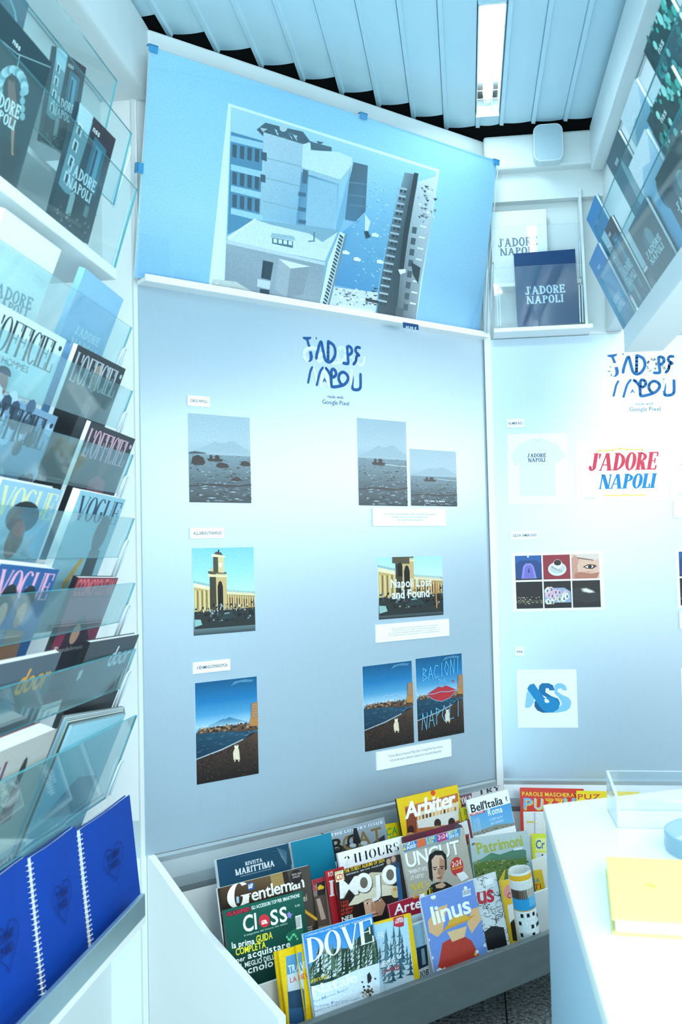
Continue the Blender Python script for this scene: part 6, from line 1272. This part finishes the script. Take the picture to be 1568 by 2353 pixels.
nbook('navy blue book with pale serif lettering in the niche under the white speaker', (1181, 583), (1322, 572), .074, 1.912, '#0f3a66', lambda c: (c.rect(0, 0, 1, 1, '#0f3a66'), c.xtext("J'ADORE", (1208, 678), (1300, 672), (1206, 659), '#c3ddec', SLAB), c.xtext('NAPOLI', (1211, 699), (1296, 694), (1210, 681), '#c3ddec', SLAB)), math.radians(4))
# rounded speaker on the beam
sp = empty('wall_speaker', 'small white rounded speaker fixed to the beam under the ceiling', 'speaker', Matrix(((1, 0, 0, .283), (0, 0, -1, YB-.061), (0, 1, 0, 2.424), (0, 0, 0, 1))))
def rr(w, h, r, n=6):
    o = []
    for cx, cy, a in ((w/2-r, h-r, 0), (-w/2+r, h-r, 90), (-w/2+r, r, 180), (w/2-r, r, 270)):
        o += [(cx+r*math.cos(math.radians(a+90*k/n)), cy+r*math.sin(math.radians(a+90*k/n))) for k in range(n+1)]
    return o
SPW = mat('speaker_plastic', '#d5e4ea', .5, noise=.02); SPG = mat('speaker_grille', '#b3cad4', .7, noise=.2, nscale=300)
b = MB(); f0 = rr(.090, .118, .022); k = len(f0)
b.hexa([(x, y, .045) for x, y in f0], [(x, y, .0) for x, y in f0]); bevel(b.build('body', SPW, sp), .004, 2)
b = MB(); f1 = [(x*.92, .059+(y-.059)*.93) for x, y in f0]; b.hexa([(x, y, .0462) for x, y in f1], [(x, y, .044) for x, y in f1]); b.build('grille', SPG, sp)
b = MB(); b.tube([(x*.96, .059+(y-.059)*.965, .0462) for x, y in f0]+[(f0[0][0]*.96, .059+(f0[0][1]-.059)*.965, .0462)], .0012, 5); b.build('rim', mat('speaker_rim', '#f2f9fc', .3, noise=.01), sp)

# ---------------------------------------------------------------- counter with book and acrylic stand
CZ = .80
ct = empty('counter', 'white counter in the right foreground with an angled far edge', 'counter', Matrix.Translation((.5, 1.0, 0)))
def cp(b, name, m): o = b.build(name, m, ct); o.matrix_parent_inverse = ct.matrix_world.inverted(); return o
poly = [(.112, .42), (.95, .42), (.95, 2.0), (.60, 1.93), (.112, 1.69)]
b = MB(); b.hexa([(x, y, CZ) for x, y in poly], [(x, y, CZ-.02) for x, y in poly]); bevel(cp(b, 'top', WHITE), .0015)
inn = [(.115, .44), (.93, .44), (.93, 1.97), (.602, 1.92), (.115, 1.682)]
b = MB(); b.hexa([(x, y, CZ-.0205) for x, y in inn], [(x, y, 0.0) for x, y in inn]); cp(b, 'body', mat('counter_side_shade', '#b2d0e3', .4, noise=.02, nscale=4))  # blue tint puts the side's shade into the body colour
def hz(px, z): return hit(px, ZUP, (0, 0, z))
YEL = mat('yellow_cloth', '#f3e78c', .6, noise=.03, nscale=120)
BT = CZ+.019
p0, p1, p2 = hz((1392, 1967), BT), hz((1455, 2112), BT), hz((1568, 1975), BT)
ex = (p2-p0).normalized(); ey = (p0-p1); ey = (ey-ex*ey.dot(ex)); bl = ey.length; ey.normalize()
og = Vector((p0.x, p0.y, CZ+.0005))-ey*bl
bo = empty('hardcover_book', 'thick yellow hardcover book lying on the white counter', 'book', frame(og, ex, ey, ZUP))
bw = .24
b = MB(); b.box((.004, .004, .003), (bw-.004, bl-.004, .0155)); b.build('pages', PAPER, bo)
b = MB(); b.box((0, 0, 0), (bw, bl, .0028)); bevel(b.build('cover_board', YEL, bo), .0008)
b = MB(); b.hexa([(0, 0, .0185), (bw, 0, .0185), (bw, bl, .0185), (0, bl, .0185)], [(0, 0, .0157), (bw, 0, .0157), (bw, bl, .0157), (0, bl, .0157)]); bevel(b.build('cover_board', YEL, bo), .0008)
b = MB(); b.box((bw, 0, 0), (bw+.003, bl, .0185)); bevel(b.build('spine', YEL, bo), .001)
b = MB(); b.hexa([(.045, bl*.55, .0188), (.055, bl*.5, .0188), (.054, bl*.47, .0188), (.043, bl*.52, .0188)], [(.045, bl*.55, .0185), (.055, bl*.5, .0185), (.054, bl*.47, .0185), (.043, bl*.52, .0185)]); b.build('cover_emblem', mat('yellow_emboss', '#e3cf4a', .5, noise=.02), bo)
# acrylic box
ab = empty('acrylic_box', 'low clear acrylic box standing on the far end of the counter', 'display box', Matrix.Translation((.4, 1.6, CZ)))
def ap(b, name, m): o = b.build(name, m, ab); o.matrix_parent_inverse = ab.matrix_world.inverted(); return o
x0, x1, y0, y1, zz0, zz1 = .212, .60, 1.555, 1.66, CZ+.0008, CZ+.062
for nm, q in (('back_pane', [(x0, y1, zz0), (x1, y1+.0, zz0), (x1, y1, zz1), (x0, y1, zz1)]), ('front_pane', [(x0, y0, zz0), (x1, y0, zz0), (x1, y0, zz1-.02), (x0, y0, zz1-.02)]), ('side_pane', [(x0, y1, zz0+.0), (x0, y0, zz0), (x0, y0, zz1-.02), (x0, y1, zz1)])):
    b = MB(); b.sheet(q, .004, 0, 1); ap(b, nm, [CLEAR, CEDGE])
b = MB(); n = 40; cx, cy, rad = .350, 1.44, .090
c0 = [(cx+rad*math.cos(2*math.pi*k/n), cy+rad*math.sin(2*math.pi*k/n)) for k in range(n)]
b.hexa([(x, y, CZ+.028) for x, y in c0], [(x, y, CZ+.0008) for x, y in c0], 0, 1)
bevel(thing1(b, 'acrylic_disc', 'thick round clear acrylic disc on the counter behind the yellow book', 'display stand', [CLEAR, mat('disc_rim', '#8fb9cf', .12, noise=.1, nscale=8)]), .003)
